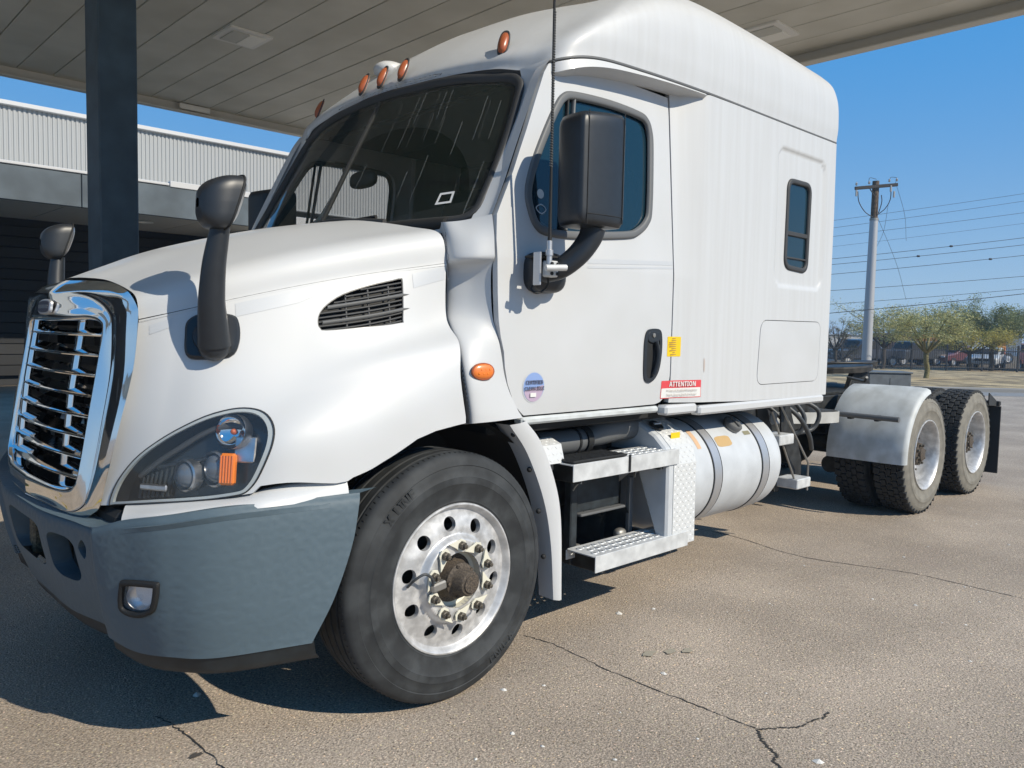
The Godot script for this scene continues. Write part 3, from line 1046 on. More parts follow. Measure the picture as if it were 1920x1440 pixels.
func tree(called: String, label: String, at: Vector3, h: float, spread: float, leaf: Array, trunk_m: Material, sd: int, leaves: int, lean := Vector3.ZERO, low := 0.4, group := "") -> void:
	var r := RandomNumberGenerator.new()
	r.seed = sd
	var t := part(called, self, Transform3D(Basis(), at))
	tag(t, label, "tree", group)
	var tb := B.new()
	var fork := V(lean.x, h * 0.36, lean.z)
	tube(curve([V(0, -0.1, 0), V(0.05 + lean.x * 0.2, h * 0.12, 0.03), V(-0.03 + lean.x * 0.5, h * 0.24, lean.z * 0.5), fork], 5), 0.034 * h, 8, tb, false, true)
	var tips := []
	var limbs := 9
	for k in limbs:
		var ang := TAU * k / limbs + r.randf_range(-0.3, 0.3)
		var rr := spread * 0.5 * r.randf_range(0.55, 0.95)
		var e := V(cos(ang) * rr, h * r.randf_range(0.66, 0.94), sin(ang) * rr)
		var m := fork.lerp(e, 0.45) + V(r.randf_range(-0.1, 0.1), -0.05 * h + r.randf_range(-0.06, 0.1), r.randf_range(-0.1, 0.1))
		tube(curve([fork - V(0, 0.05, 0), m, e], 5), [0.022 * h, 0.02 * h, 0.019 * h, 0.018 * h, 0.016 * h, 0.014 * h, 0.012 * h, 0.009 * h, 0.007 * h, 0.005 * h, 0.003 * h], 6, tb, false, false)
		for i in 7:
			var b0 := m.lerp(e, r.randf_range(0.1, 1.0))
			var d := V(cos(ang + r.randf_range(-1.2, 1.2)), r.randf_range(-0.35, 0.8), sin(ang + r.randf_range(-1.2, 1.2))) * spread * r.randf_range(0.12, 0.26)
			tube([b0, b0 + d * 0.55 + V(0, 0.03, 0), b0 + d], [0.006 * h, 0.004 * h, 0.0018 * h], 4, tb, false, false)
			tips.append([b0, b0 + d])
	obj("trunk", tb, trunk_m, t)
	# twigs with thin leaves, in clumps about the branch ends
	var cb := [B.new(), B.new(), B.new()]
	for i in leaves:
		var q = tips[r.randi() % tips.size()]
		var c: Vector3 = q[0].lerp(q[1], r.randf_range(0.2, 1.25)) + V(r.randfn(0, 1), r.randfn(0, 0.7), r.randfn(0, 1)) * spread * 0.05
		if c.y < h * low:
			c.y = h * low + r.randf() * 0.1 * h
		var d := V(r.randfn(0, 1), r.randf_range(-0.5, 1.0), r.randfn(0, 1)).normalized() * r.randf_range(0.05, 0.13) * h * 0.5
		var sd2 := d.cross(V(r.randfn(0, 1), r.randfn(0, 1), r.randfn(0, 1))).normalized() * r.randf_range(0.004, 0.009) * h * 0.55
		var B_: B = cb[(r.randi() % 3)]
		B_.flat(c - sd2, c + sd2, c + d)
		if i % 2:
			B_.flat(c + d * 0.3 - sd2 * 1.6, c + d * 0.3 + sd2 * 1.6, c + d * 0.3 + sd2.cross(d).normalized() * sd2.length() * 5.0)
	for k in 3:
		var m := mat(leaf[0] * [1.0, 1.3, 0.75][k], leaf[1] * [1.0, 1.25, 0.75][k], leaf[2] * [1.0, 1.1, 0.8][k], 0.75)
		m.backlight_enabled = true
		m.backlight = Color(0.25, 0.28, 0.1)
		obj("crown" if k == 0 else "crown", cb[k], m, t)

func plant_trees() -> void:
	var pv := [0.37, 0.36, 0.17]
	tree("palo_verde_tree", "wispy green tree with a crooked pale trunk standing on the dirt verge", yard(1.5, 6.4, fall(6.4)), 2.75, 2.9, pv, M.bark, 301, 7500, V(-0.06, 0, 0), 0.46, "wispy trees by the fence")
	tree("palo_verde_tree", "dark-trunked wispy tree beside the utility pole behind the picket fence", yard(7.9, 25.5, fall(25.5)), 3.7, 4.1, [0.31, 0.31, 0.15], M.dark_bark, 302, 7500, V(0.2, 0, 0), 0.46, "wispy trees by the fence")
	tree("leafy_tree", "dense dark green tree at the right end of the picket fence", yard(14.9, 26.5, fall(26.5)), 4.1, 5.4, [0.17, 0.19, 0.075], M.dark_bark, 303, 20000, V(0, 0, 0), 0.36)
	tree("yellowish_tree", "low yellow-green bushy tree in front of the dense dark tree", yard(13.0, 25.4, fall(25.4)), 2.9, 4.2, [0.40, 0.35, 0.09], M.dark_bark, 304, 17000, V(0, 0, 0), 0.42)
	tree("bare_tree", "thin brown nearly leafless tree left of the utility pole", yard(5.6, 27.0, fall(27)), 3.0, 1.9, [0.16, 0.13, 0.10], M.dark_bark, 305, 1600, V(0, 0, 0), 0.3)
	for q in [[3.6, 28.0, 306, "low brown scrub bush behind the fence at the truck's tail"], [6.6, 28.5, 307, "brown scrub bush beneath the bare tree behind the fence"]]:
		tree("scrub_bush", q[3], yard(q[0], q[1], fall(28)), 1.5, 2.2, [0.10, 0.085, 0.06], M.dark_bark, q[2], 5000, V(0, 0, 0), 0.08, "scrub bushes behind the fence")

# kind: 0 saloon, 1 pickup, 2 off-roader, 3 box truck
func car(label: String, cat: String, a: float, b: float, turn: float, kind: int, col: Array, y: float) -> void:
	var t := part(["saloon_car", "pickup_truck", "off_roader", "delivery_truck"][kind], self, Transform3D(Basis(Vector3.UP, turn) * Basis(EA, Vector3.UP, -EB), yard(a, b, y)))
	tag(t, label, cat)
	var m := mat(col[0], col[1], col[2], 0.3)
	m.clearcoat_enabled = true
	var L: float = [4.5, 5.4, 4.6, 6.2][kind]
	var hw: float = [0.88, 0.97, 0.92, 1.05][kind]
	var body: Array = [
		[-L / 2, 0.35, -L / 2 + 0.03, 0.78, -L / 2 + 0.5, 0.84, -0.95, 0.98, -0.3, 1.42, 0.75, 1.45, 1.45, 1.02, L / 2 - 0.1, 0.98, L / 2, 0.6, L / 2 - 0.05, 0.33],
		[-L / 2, 0.45, -L / 2 + 0.03, 1.0, -L / 2 + 0.35, 1.08, -1.15, 1.16, -0.65, 1.80, 0.55, 1.83, 0.85, 1.22, L / 2 - 0.03, 1.2, L / 2, 0.7, L / 2 - 0.05, 0.48],
		[-L / 2, 0.42, -L / 2 + 0.03, 0.95, -L / 2 + 0.3, 1.03, -0.95, 1.12, -0.5, 1.74, 1.9, 1.76, 2.15, 1.15, L / 2 - 0.02, 1.0, L / 2, 0.6, L / 2 - 0.05, 0.42],
		[-L / 2, 0.5, -L / 2 + 0.03, 1.3, -L / 2 + 0.35, 1.4, -2.1, 2.2, -0.9, 2.25, -0.85, 2.85, L / 2 - 0.05, 2.85, L / 2, 1.6, L / 2, 0.7, L / 2 - 0.05, 0.6]][kind]
	var poly := round_corners(pts2(body), 0.14, 3)
	obj("body", prism(poly, hw * 2.0, 0.09, null, Transform3D(Vector3.RIGHT, Vector3.UP, Vector3.BACK, V(0, 0, -hw))), m, t)
	var win: Array = [[-0.85, 1.0, -0.3, 1.36, 0.72, 1.38, 1.25, 1.02], [-1.02, 1.2, -0.6, 1.72, 0.48, 1.74, 0.68, 1.24], [-0.82, 1.15, -0.45, 1.66, 1.85, 1.68, 2.0, 1.2], [-2.3, 1.5, -2.05, 2.1, -1.1, 2.1, -1.1, 1.5]][kind]
	for s in [-1, 1]:
		obj("side_window", prism(round_corners(pts2(win), 0.06, 3), 0.012, 0.003, null, Transform3D(Vector3.RIGHT, Vector3.UP, Vector3.BACK, V(0, 0, hw - 0.006 if s > 0 else -hw - 0.006))), M.black, t)
	var w0: Array = [[-0.98, 1.0, -0.34, 1.39], [-1.2, 1.19, -0.72, 1.77], [-1.0, 1.15, -0.56, 1.70], [-2.74, 1.46, -2.14, 2.14]][kind]
	obj("windscreen", box(Vector3.ZERO, V(0.02, 0.62, hw * 1.66), 0.006, null, Transform3D(Basis(Vector3.BACK, -atan2(w0[2] - w0[0], w0[3] - w0[1])), V((w0[0] + w0[2]) / 2 - 0.02, (w0[1] + w0[3]) / 2 + 0.015, 0))), M.black, t)
	for s in [-1, 1]:
		obj("headlight", box(V(-L / 2 + 0.02, [0.68, 0.86, 0.82, 1.0][kind], s * hw * 0.68), V(0.08, 0.13, 0.34), 0.03), M.lamp_white, t)
	obj("grille", box(V(-L / 2 + 0.01, [0.66, 0.84, 0.8, 0.95][kind], 0), V(0.06, 0.16, hw * 0.9), 0.02), M.black, t)
	var rad: float = [0.32, 0.39, 0.37, 0.45][kind]
	for x in [-L * 0.31, L * 0.31]:
		for s in [-1, 1]:
			var w := part("wheel", t, Transform3D(Basis() if s > 0 else Basis(Vector3.UP, PI), V(x, rad, s * (hw - 0.02))))
			obj("tyre", lathe([Vector2(rad * 0.6, -0.2), Vector2(rad * 0.95, -0.2), Vector2(rad, -0.16), Vector2(rad, 0.0), Vector2(rad * 0.95, 0.04), Vector2(rad * 0.62, 0.05)], 20), M.tread, w)
			obj("rim", lathe([Vector2(rad * 0.62, 0.04), Vector2(rad * 0.55, 0.0), Vector2(0.06, 0.01), Vector2(0, 0.02)], 16), M.strap, w)

func park_cars() -> void:
	var y := -0.40
	car("dark blue pickup parked behind the fence beside the utility pole", "pickup", 8.8, 31.0, 0.25, 1, [0.02, 0.028, 0.05], y)
	car("silver car facing the lot behind the fence right of the pale trunk", "car", 16.8, 30.5, 0.95, 0, [0.42, 0.44, 0.47], y)
	car("red and silver car at the right edge behind the fence", "car", 19.4, 29.0, 1.15, 2, [0.32, 0.05, 0.05], y)
	car("dark red car behind the silver car beyond the fence", "car", 17.5, 36.0, 0.5, 0, [0.10, 0.014, 0.016], y)
	car("white delivery truck far behind the silver car", "truck", 24.0, 45.0, 0.1, 3, [0.75, 0.76, 0.78], y)
	car("black off-roader among the cars behind the pale tree trunk", "car", 13.9, 35.0, 0.3, 2, [0.02, 0.02, 0.022], y)
	car("blue pickup far behind the dark red car", "pickup", 20.3, 42.0, 0.15, 1, [0.05, 0.13, 0.26], y)
	car("white saloon far beyond the fence at the truck's tail", "car", 6.5, 44.0, 0.5, 0, [0.6, 0.61, 0.62], y)

func far_things() -> void:
	var up := Transform3D(EA, Vector3.UP, -EB, Vector3.ZERO)
	var c := part("rusty_container", self, Transform3D(up.basis, yard(19.2, 43.0, -0.4)))
	tag(c, "orange rust-coloured steel container behind the pale tree trunk", "container")
	obj("ribbed_side", corrugated(-1.3, 1.3, 0.12, 2.3, 0.0, 0.2, 0.04), mat(0.36, 0.15, 0.06, 0.8), c)
	obj("container_box", box(V(0, 1.2, -1.2), V(2.6, 2.3, 2.36), 0.02), mat(0.36, 0.15, 0.06, 0.8), c)
	var d := part("brown_container", self, Transform3D(up.basis, yard(16.2, 43.0, -0.4)))
	tag(d, "dark brown steel container left of the orange container", "container")
	obj("ribbed_side", corrugated(-1.5, 1.5, 0.12, 2.3, 0.0, 0.2, 0.04), mat(0.06, 0.04, 0.035, 0.8), d)
	obj("container_box", box(V(0, 1.2, -1.2), V(3.0, 2.3, 2.36), 0.02), mat(0.06, 0.04, 0.035, 0.8), d)
	var o := part("orange_stack", self, Transform3D(up.basis, yard(19.45, 34.0, -0.4)))
	tag(o, "tall stack of orange barrier blocks left of the red car", "barrier stack")
	for k in 5:
		obj("barrier_block", box(V(0.03 * (k % 2), 0.22 + k * 0.38, 0), V(0.62, 0.36, 0.8), 0.05), mat(0.55, 0.12, 0.04, 0.6), o)
	for q in [["warehouse", "low white warehouse far away just past the truck's rear edge", 17.0, 80.0, 3.4, 1.9, [0.6, 0.61, 0.6]], ["office_block", "distant blue-grey office block on the skyline beside the truck", 27.5, 140.0, 4.5, 4.2, [0.25, 0.29, 0.36]], ["far_shed", "long pale shed far beyond the trees in the middle distance", 40.0, 110.0, 22.0, 2.3, [0.42, 0.40, 0.37]]]:
		var b := part(q[0], self, Transform3D(up.basis, yard(q[2], q[3], -0.4)))
		tag(b, q[1], "building")
		obj("wall", box(V(0, q[5] / 2, -4), V(q[4], q[5], 8.0), 0.05), mat(q[6][0], q[6][1], q[6][2], 0.7), b)
		obj("roof", box(V(0, q[5] + 0.08, -4), V(q[4] + 0.3, 0.16, 8.3), 0.03), mat(0.3, 0.31, 0.33, 0.7), b)
		for k in 4:
			obj("window", box(V((k - 1.5) * q[4] * 0.22, q[5] * 0.6, 0.01), V(q[4] * 0.13, q[5] * 0.3, 0.05), 0.01), M.black, b)

# ---- the tractor unit. x = 0 at the front axle, z = +1.2 at its driver side
const X1 := 5.2538
const X2 := 6.5738

func hood_net() -> Array:
	return [
		[V(-1.024, 1.506, 0.700), V(-0.923, 1.537, 0.770), V(-0.781, 1.579, 0.835), V(-0.526, 1.645, 0.905), V(-0.234, 1.709, 0.960), V(0.096, 1.769, 1.000)],
		[V(-1.043, 1.340, 0.700), V(-0.956, 1.343, 0.795), V(-0.820, 1.401, 0.890), V(-0.568, 1.420, 0.982), V(-0.273, 1.463, 1.050), V(0.079, 1.545, 1.030)],
		[V(-1.083, 1.155, 0.685), V(-0.995, 1.161, 0.810), V(-0.859, 1.220, 0.935), V(-0.622, 1.264, 1.045), V(-0.326, 1.348, 1.116), V(0.049, 1.440, 1.150)],
		[V(-1.113, 0.986, 0.655), V(-1.023, 1.017, 0.810), V(-0.886, 1.060, 0.965), V(-0.689, 1.117, 1.125), V(-0.375, 1.158, 1.187), V(0.022, 1.302, 1.195)],
		[V(-1.135, 0.857, 0.630), V(-1.047, 0.880, 0.800), V(-0.902, 0.904, 0.980), V(-0.713, 0.942, 1.140), V(-0.386, 0.936, 1.197), V(0.051, 1.110, 1.205)]]

func bumper_net() -> Array:
	return [
		[V(-1.250, 0.800, 0.000), V(-1.244, 0.800, 0.297), V(-1.205, 0.800, 0.553), V(-1.182, 0.804, 0.711), V(-1.135, 0.843, 0.839), V(-1.047, 0.874, 0.989), V(-0.857, 0.903, 1.118), V(-0.450, 0.909, 1.208)],
		[V(-1.264, 0.768, 0.000), V(-1.257, 0.768, 0.303), V(-1.215, 0.768, 0.565), V(-1.190, 0.772, 0.724), V(-1.140, 0.806, 0.854), V(-1.050, 0.834, 1.005), V(-0.864, 0.862, 1.135), V(-0.466, 0.868, 1.228)],
		[V(-1.250, 0.660, 0.000), V(-1.243, 0.660, 0.306), V(-1.198, 0.660, 0.569), V(-1.180, 0.662, 0.722), V(-1.129, 0.678, 0.850), V(-1.045, 0.702, 1.002), V(-0.879, 0.723, 1.129), V(-0.496, 0.733, 1.233)],
		[V(-1.216, 0.520, 0.000), V(-1.209, 0.520, 0.305), V(-1.163, 0.520, 0.564), V(-1.157, 0.521, 0.706), V(-1.106, 0.513, 0.830), V(-1.034, 0.531, 0.982), V(-0.896, 0.543, 1.106), V(-0.560, 0.557, 1.224)],
		[V(-1.170, 0.400, 0.000), V(-1.165, 0.400, 0.300), V(-1.120, 0.400, 0.550), V(-1.127, 0.399, 0.680), V(-1.079, 0.372, 0.800), V(-1.019, 0.384, 0.950), V(-0.907, 0.389, 1.070), V(-0.634, 0.406, 1.200)]]

var HN := []
var BN := []

func hood_at(u: float, w: float) -> Vector3:
	return ev(HN, u, w)

func bumper_at(u: float, w: float) -> Vector3:
	var p := ev(BN, absf(u), w)
	p.x += 0.020 * (1.0 - smoothstep(2.70, 2.95, absf(u))) * smoothstep(0.0, 0.25, w)
	if u < 0.0:
		p.z = -p.z
	return p

func door_at(x: float, y: float) -> Vector3:
	var z := 1.17 - maxf(0.0, y - 1.8) * 0.075 - pow(maxf(0.0, 1.32 - y), 2.0) * 0.3
	return Vector3(x, y, z)

func side_at(x: float, y: float) -> Vector3:   # the sleeper's side, flaring out from the door's rear edge, pressed in round its window
	var s := smoothstep(1.46, 1.74, x)
	var z := lerpf(door_at(x, y).z, 1.205 - maxf(0.0, y - 2.3) * 0.012, s)
	var q := Vector2(absf(x - 2.805), absf(y - 2.222)) - Vector2(0.33 - 0.09, 0.425 - 0.09)
	var d := Vector2(maxf(q.x, 0.0), maxf(q.y, 0.0)).length() + minf(maxf(q.x, q.y), 0.0) - 0.09
	z -= 0.013 * (1.0 - smoothstep(-0.028, 0.0, d))
	return Vector3(x, y, z)

func build_truck() -> void:
	HN = hood_net()
	BN = bumper_net()
	var t := part("semi_truck", self)
	tag(t, "white sleeper cab semi truck without trailer, chrome grille and grey bumper, filling the foreground", "truck")
	build_hood(t)
	build_grille(t)
	build_bumper(t)
	build_headlights(t)
	build_hood_mirrors(t)
	build_cab(t)
	build_doors(t)
	build_roof(t)
	build_mirrors(t)
	build_cabin(t)
	build_front_wheels(t)
	build_chassis(t)
	build_steps(t)
	build_rear(t)

func hl_outline() -> PackedVector2Array:
	return soft(pts2([0.216, 3.965, 0.245, 3.519, 0.395, 3.110, 0.691, 2.717, 1.169, 2.369, 1.701, 2.211, 2.145, 2.147, 2.413, 2.162, 2.620, 2.278, 2.755, 2.492, 2.831, 2.782, 2.832, 3.073, 2.777, 3.373, 2.684, 3.703, 2.596, 3.88, 2.492, 3.97, 2.268, 3.985, 1.529, 3.98, 0.900, 3.98, 0.35, 3.985]), 3)

func vent_outline() -> PackedVector2Array:
	return soft(pts2([3.239, 0.624, 3.260, 0.486, 3.365, 0.357, 3.578, 0.242, 3.921, 0.176, 4.246, 0.152, 4.355, 0.146, 4.389, 0.219, 4.364, 0.790, 4.317, 0.843, 3.828, 0.789, 3.348, 0.760, 3.267, 0.713]), 3)

func build_hood(t: Node3D) -> void:
	var out := V(-0.3, 0.1, 1)
	# fender skin with the openings for the lamp, the vent and the wheel arch
	var edge := pts2([0, 0.03])
	for i in 26:
		edge.append(Vector2(5.0 * i / 25.0, 0.012))
	for i in 14:
		edge.append(Vector2(5.0, 0.1 + 3.7 * i / 13.0))
	edge.append_array(pts2([4.990, 3.915, 4.876, 3.844, 4.662, 3.714, 4.468, 3.655, 4.280, 3.689, 4.093, 3.728, 3.973, 3.770, 3.87, 3.80, 3.78, 3.83, 3.72, 3.88, 3.6, 3.90, 3.2, 3.88, 2.9, 3.87, 2.72, 3.87]))
	edge.append_array(pts2([2.62, 3.99, 1.5, 3.995, 0.25, 3.995, 0.0, 3.99]))
	for i in 10:
		edge.append(Vector2(0.0, 3.7 - 3.6 * i / 9.0))
	edge.remove_at(0)
	var skin := panel(hood_at, edge, [hl_outline(), vent_outline()], Vector2(0.06, 0.06), 0.022, out)
	var sides := both("fender_panel", skin, M.paint, t)
	# hood top, seam to crown and across
	var a: Array = HN[0]
	var crown := [V(-1.005, 1.658, 0.30), V(-0.86, 1.722, 0.34), V(-0.68, 1.798, 0.38), V(-0.42, 1.878, 0.42), V(-0.16, 1.945, 0.44), V(0.045, 1.985, 0.46)]
	var rows := [[], [], [], [], [], [], []]
	for i in 6:
		var s: Vector3 = a[i] + V(0, 0.004, 0)
		var c: Vector3 = crown[i]
		rows[0].append(s - V(0, 0.014, -0.002))
		rows[1].append(s)
		rows[2].append(s.lerp(c, 0.12) + V(0.0, lerpf(0.055, 0.092, i / 5.0), lerpf(0.02, 0.034, i / 5.0)))
		rows[3].append(s.lerp(c, 0.46) + V(0, lerpf(0.042, 0.062, i / 5.0), lerpf(0.03, 0.045, i / 5.0)))
		rows[4].append(c)
		rows[5].append(V(c.x - 0.03, c.y + 0.012, c.z * 0.5))
		rows[6].append(V(c.x - 0.045, c.y + 0.016, 0))
	var hb := patch(rows, 60, 48, null, V(0, 1, 0.3))
	# rear edge folded down
	var rr := []
	for k in 25:
		rr.append(ev(rows, 5.0, 6.0 * k / 24.0))
	for k in 24:
		hb.flatq(rr[k], rr[k + 1], rr[k + 1] + V(0.012, -0.06, 0), rr[k] + V(0.012, -0.06, 0))
	both("hood_top", hb, M.paint, t)
	var seam := []
	for i in 31:
		seam.append(ev(HN, 5.0 * i / 30.0, 0.0) + V(0, 0.0, -0.0025))
	both("hood_seam", tube(seam, 0.0038, 6), M.gasket, t)
	# side vent: backing, vertical ribs, slats and the two long fins
	var vo := vent_outline()
	for k in 2:
		var s: Transform3D = Transform3D.IDENTITY if k == 0 else FLIP
		var v := part("hood_vent", t, s)
		obj("vent_backing", panel(hood_at, vo, [], Vector2(0.1, 0.1), 0.0, out, -0.045), M.black, v)
		obj("vent_lining", panel(hood_at, vo, [inset(vo, 0.012)], Vector2(0.1, 0.1), 0.05, out, -0.002), M.plastic, v)
		for i in 10:
			var w := 0.205 + i * 0.066
			var p := []
			var u0 := 3.245 + pow(maxf(0.0, 0.55 - w) / 0.42, 2.0) * 0.85
			for q in 13:
				var u := lerpf(u0, 4.375, q / 12.0)
				var g := nrm(hood_at, u, w, 0.02)
				if g.z < 0.0:
					g = -g
				p.append(hood_at(u, w) - g * 0.012)
			obj("vent_slat", tube(p, 0.0075, 6, null, false, true, 0.6), M.slat, v)
		for w in [0.40, 0.62]:
			var top := []
			var bot := []
			var lip := []
			var u0 := 3.30 if w > 0.5 else 3.37
			for q in 13:
				var f := q / 12.0
				var u := lerpf(u0, 4.47, f)
				var g := nrm(hood_at, u, w, 0.02)
				if g.z < 0.0:
					g = -g
				top.append(hood_at(u, w - 0.028) - g * 0.004)
				lip.append(hood_at(u, w + 0.012) + g * (0.008 + 0.012 * sin(f * PI * 0.6)) * (1.0 - pow(f, 8.0)))
				bot.append(hood_at(u, w + 0.03) - g * 0.006)
			var fb := B.new()
			grid([top, lip, bot], fb, out)
			obj("vent_fin", fb, M.grey_frame, v)
		for u in [3.62, 3.92, 4.2]:
			var p := []
			for q in 8:
				var w := lerpf(0.19, 0.80, q / 7.0)
				var g := nrm(hood_at, u, w, 0.02)
				if g.z < 0.0:
					g = -g
				p.append(hood_at(u, w) - g * 0.014)
			obj("vent_rib", tube(p, 0.005, 5), M.slat, v)
	# ghost bands of a removed stripe
	for q in [[[2.18, 0.10, 3.25, 0.07, 3.22, 0.20, 3.0, 0.27, 2.2, 0.36]], [[4.52, 0.10, 4.98, 0.06, 4.98, 0.28, 4.53, 0.33]], [[0.32, 0.16, 0.95, 0.10, 0.9, 0.26, 0.35, 0.34]]]:
		obj("faded_decal", panel(hood_at, pts2(q[0]), [], Vector2(0.1, 0.1), 0.0, out, 0.0012), M.decal_film, t)
	# white strip between lamp and bumper
	var top := [V(-1.085, 0.870, 0.735), V(-0.970, 0.892, 0.880), V(-0.82, 0.917, 1.025), V(-0.718, 0.944, 1.095), V(-0.478, 0.985, 1.15)]
	var low := [V(-1.133, 0.841, 0.835), V(-1.046, 0.871, 0.985), V(-0.857, 0.899, 1.115), V(-0.745, 0.905, 1.162), V(-0.486, 0.908, 1.195)]
	var n := [[], [], [], [], []]
	for i in 5:
		n[0].append(top[i] + V(0.03, 0.002, -0.03))
		n[1].append(top[i])
		n[2].append(top[i].lerp(low[i], 0.5) + V(0, 0.004, 0))
		n[3].append(top[i].lerp(low[i], 0.85) + V(0, 0.002, 0))
		n[4].append(low[i] + V(0, -0.012, 0))
	both("lamp_sill", patch(n, 40, 10, null, out), M.paint, t)

func loop_curve(half: Array, k := 5) -> Array:   # half outline from bottom centre to top centre, completed on the other side
	var c := curve(half, k)
	var o := c.duplicate()
	for i in range(c.size() - 2, 0, -1):
		o.append(c[i] * V(1, 1, -1))
	o.append(c[0])
	return o

func build_grille(t: Node3D) -> void:
	var g := part("grille", t)
	var O := [V(-1.213, 0.792, 0), V(-1.182, 0.787, 0.33), V(-1.162, 0.792, 0.50), V(-1.145, 0.825, 0.59), V(-1.136, 0.864, 0.637), V(-1.126, 0.993, 0.695), V(-1.098, 1.161, 0.735), V(-1.059, 1.343, 0.748), V(-1.043, 1.506, 0.750), V(-1.042, 1.556, 0.735), V(-1.052, 1.612, 0.655), V(-1.052, 1.645, 0.44), V(-1.066, 1.662, 0)]
	var F := [V(-1.224, 0.815, 0), V(-1.204, 0.816, 0.33), V(-1.187, 0.82, 0.47), V(-1.168, 0.85, 0.54), V(-1.158, 0.888, 0.555), V(-1.139, 0.975, 0.565), V(-1.114, 1.126, 0.575), V(-1.083, 1.315, 0.580), V(-1.072, 1.467, 0.580), V(-1.070, 1.524, 0.56), V(-1.078, 1.566, 0.48), V(-1.095, 1.594, 0.30), V(-1.128, 1.602, 0)]
	var I := [V(-1.218, 0.885, 0), V(-1.208, 0.888, 0.3), V(-1.186, 0.898, 0.44), V(-1.178, 0.915, 0.49), V(-1.172, 0.945, 0.510), V(-1.157, 1.03, 0.515), V(-1.132, 1.18, 0.515), V(-1.099, 1.37, 0.515), V(-1.082, 1.47, 0.508), V(-1.083, 1.495, 0.48), V(-1.098, 1.505, 0.40), V(-1.125, 1.502, 0.25), V(-1.142, 1.50, 0)]
	var rows := []
	var mk := func(d: Array, e: Array, f: float, push: Vector3) -> Array:
		var h := []
		for i in d.size():
			h.append(d[i].lerp(e[i], f) + push)
		return h
	rows.append(O)
	rows.append(mk.call(O, F, 0.30, V(-0.007, 0, 0)))
	rows.append(mk.call(O, F, 0.70, V(-0.007, 0, 0)))
	rows.append(F)
	rows.append(mk.call(F, I, 0.5, V(-0.004, 0, 0)))
	rows.append(I)
	var back := []
	for p in I:
		back.append(p + V(0.08, 0, -0.004 * signf(p.z)))
	rows.append(back)
	var net := []
	for h in rows:
		net.append(loop_curve(h, 6))
	var fine := []
	var cols: int = net[0].size()
	for s in 31:
		var r := []
		for i in cols:
			var c := []
			for row in net:
				c.append(row[i])
			r.append(crv(c, 6.0 * s / 30.0))
		fine.append(r)
	var b := B.new()
	grid(fine, b, Vector3.ZERO)
	obj("chrome_surround", b, M.chrome, g)
	# eight louvres, two uprights, dark screen
	var prof := [Vector2(0.0, 0.0), Vector2(-0.003, 0.004), Vector2(-0.002, 0.008), Vector2(0.003, 0.011), Vector2(0.060, 0.036), Vector2(0.062, 0.028), Vector2(0.01, -0.002), Vector2(0.0, 0.0)]
	for k in 8:
		var y := 1.448 - k * 0.0735
		var f := (y - 0.9) / 0.6
		var xs := lerpf(-1.178, -1.085, f)
		var hw := 0.512
		var lr := []
		for q in prof:
			var r := []
			for i in 25:
				var z := lerpf(-hw, hw, i / 24.0)
				r.append(V(xs - 0.042 * (1.0 - pow(z / hw, 2.0)) + q.x + 0.012, y + q.y - 0.004, z))
			lr.append(r)
		var lb := B.new()
		for j in lr.size() - 1:
			for i in 24:
				lb.flatq(lr[j][i], lr[j][i + 1], lr[j + 1][i + 1], lr[j + 1][i])
		obj("louvre", lb, M.chrome, g)
	for z in [-0.42, 0.25]:
		var ub := B.new()
		tube([V(-1.07, 1.52, z), V(-1.115, 1.25, z), V(-1.155, 0.88, z)], 0.03, 12, ub, false, true, 0.5)
		obj("upright", ub, M.chrome, g)
	obj("dark_screen", box(V(-1.0, 1.2, 0), V(0.04, 0.72, 1.04), 0.01, null, Transform3D(Basis(Vector3.BACK, -0.10), V(0.09, -0.12, 0))), M.black, g)
	# badge on the chrome band
	var face := place(V(-1.137, 1.552, 0), V(-1, 0.12, 0))
	var plate := part("badge", g, face)
	obj("badge_plate", prism(soft(pts2([0.085, 0, 0.075, 0.024, 0, 0.031, -0.075, 0.024, -0.085, 0, -0.075, -0.024, 0, -0.031, 0.075, -0.024]), 4), 0.012, 0.004), M.strap, plate)
	obj("badge_inset", prism(soft(pts2([0.076, 0, 0.067, 0.018, 0, 0.023, -0.067, 0.018, -0.076, 0, -0.067, -0.018, 0, -0.023, 0.067, -0.018]), 4), 0.014, 0.001), M.print_dark, plate)
	letters("badge_lettering", "FREIGHTLINER", 0.019, M.satin, plate, Transform3D(Basis(), V(0, 0, 0.0145)), 0.002, true, 0.98)
	obj("under_grille", box(V(-1.06, 0.80, 0), V(0.12, 0.10, 1.5), 0.02), M.black, t)

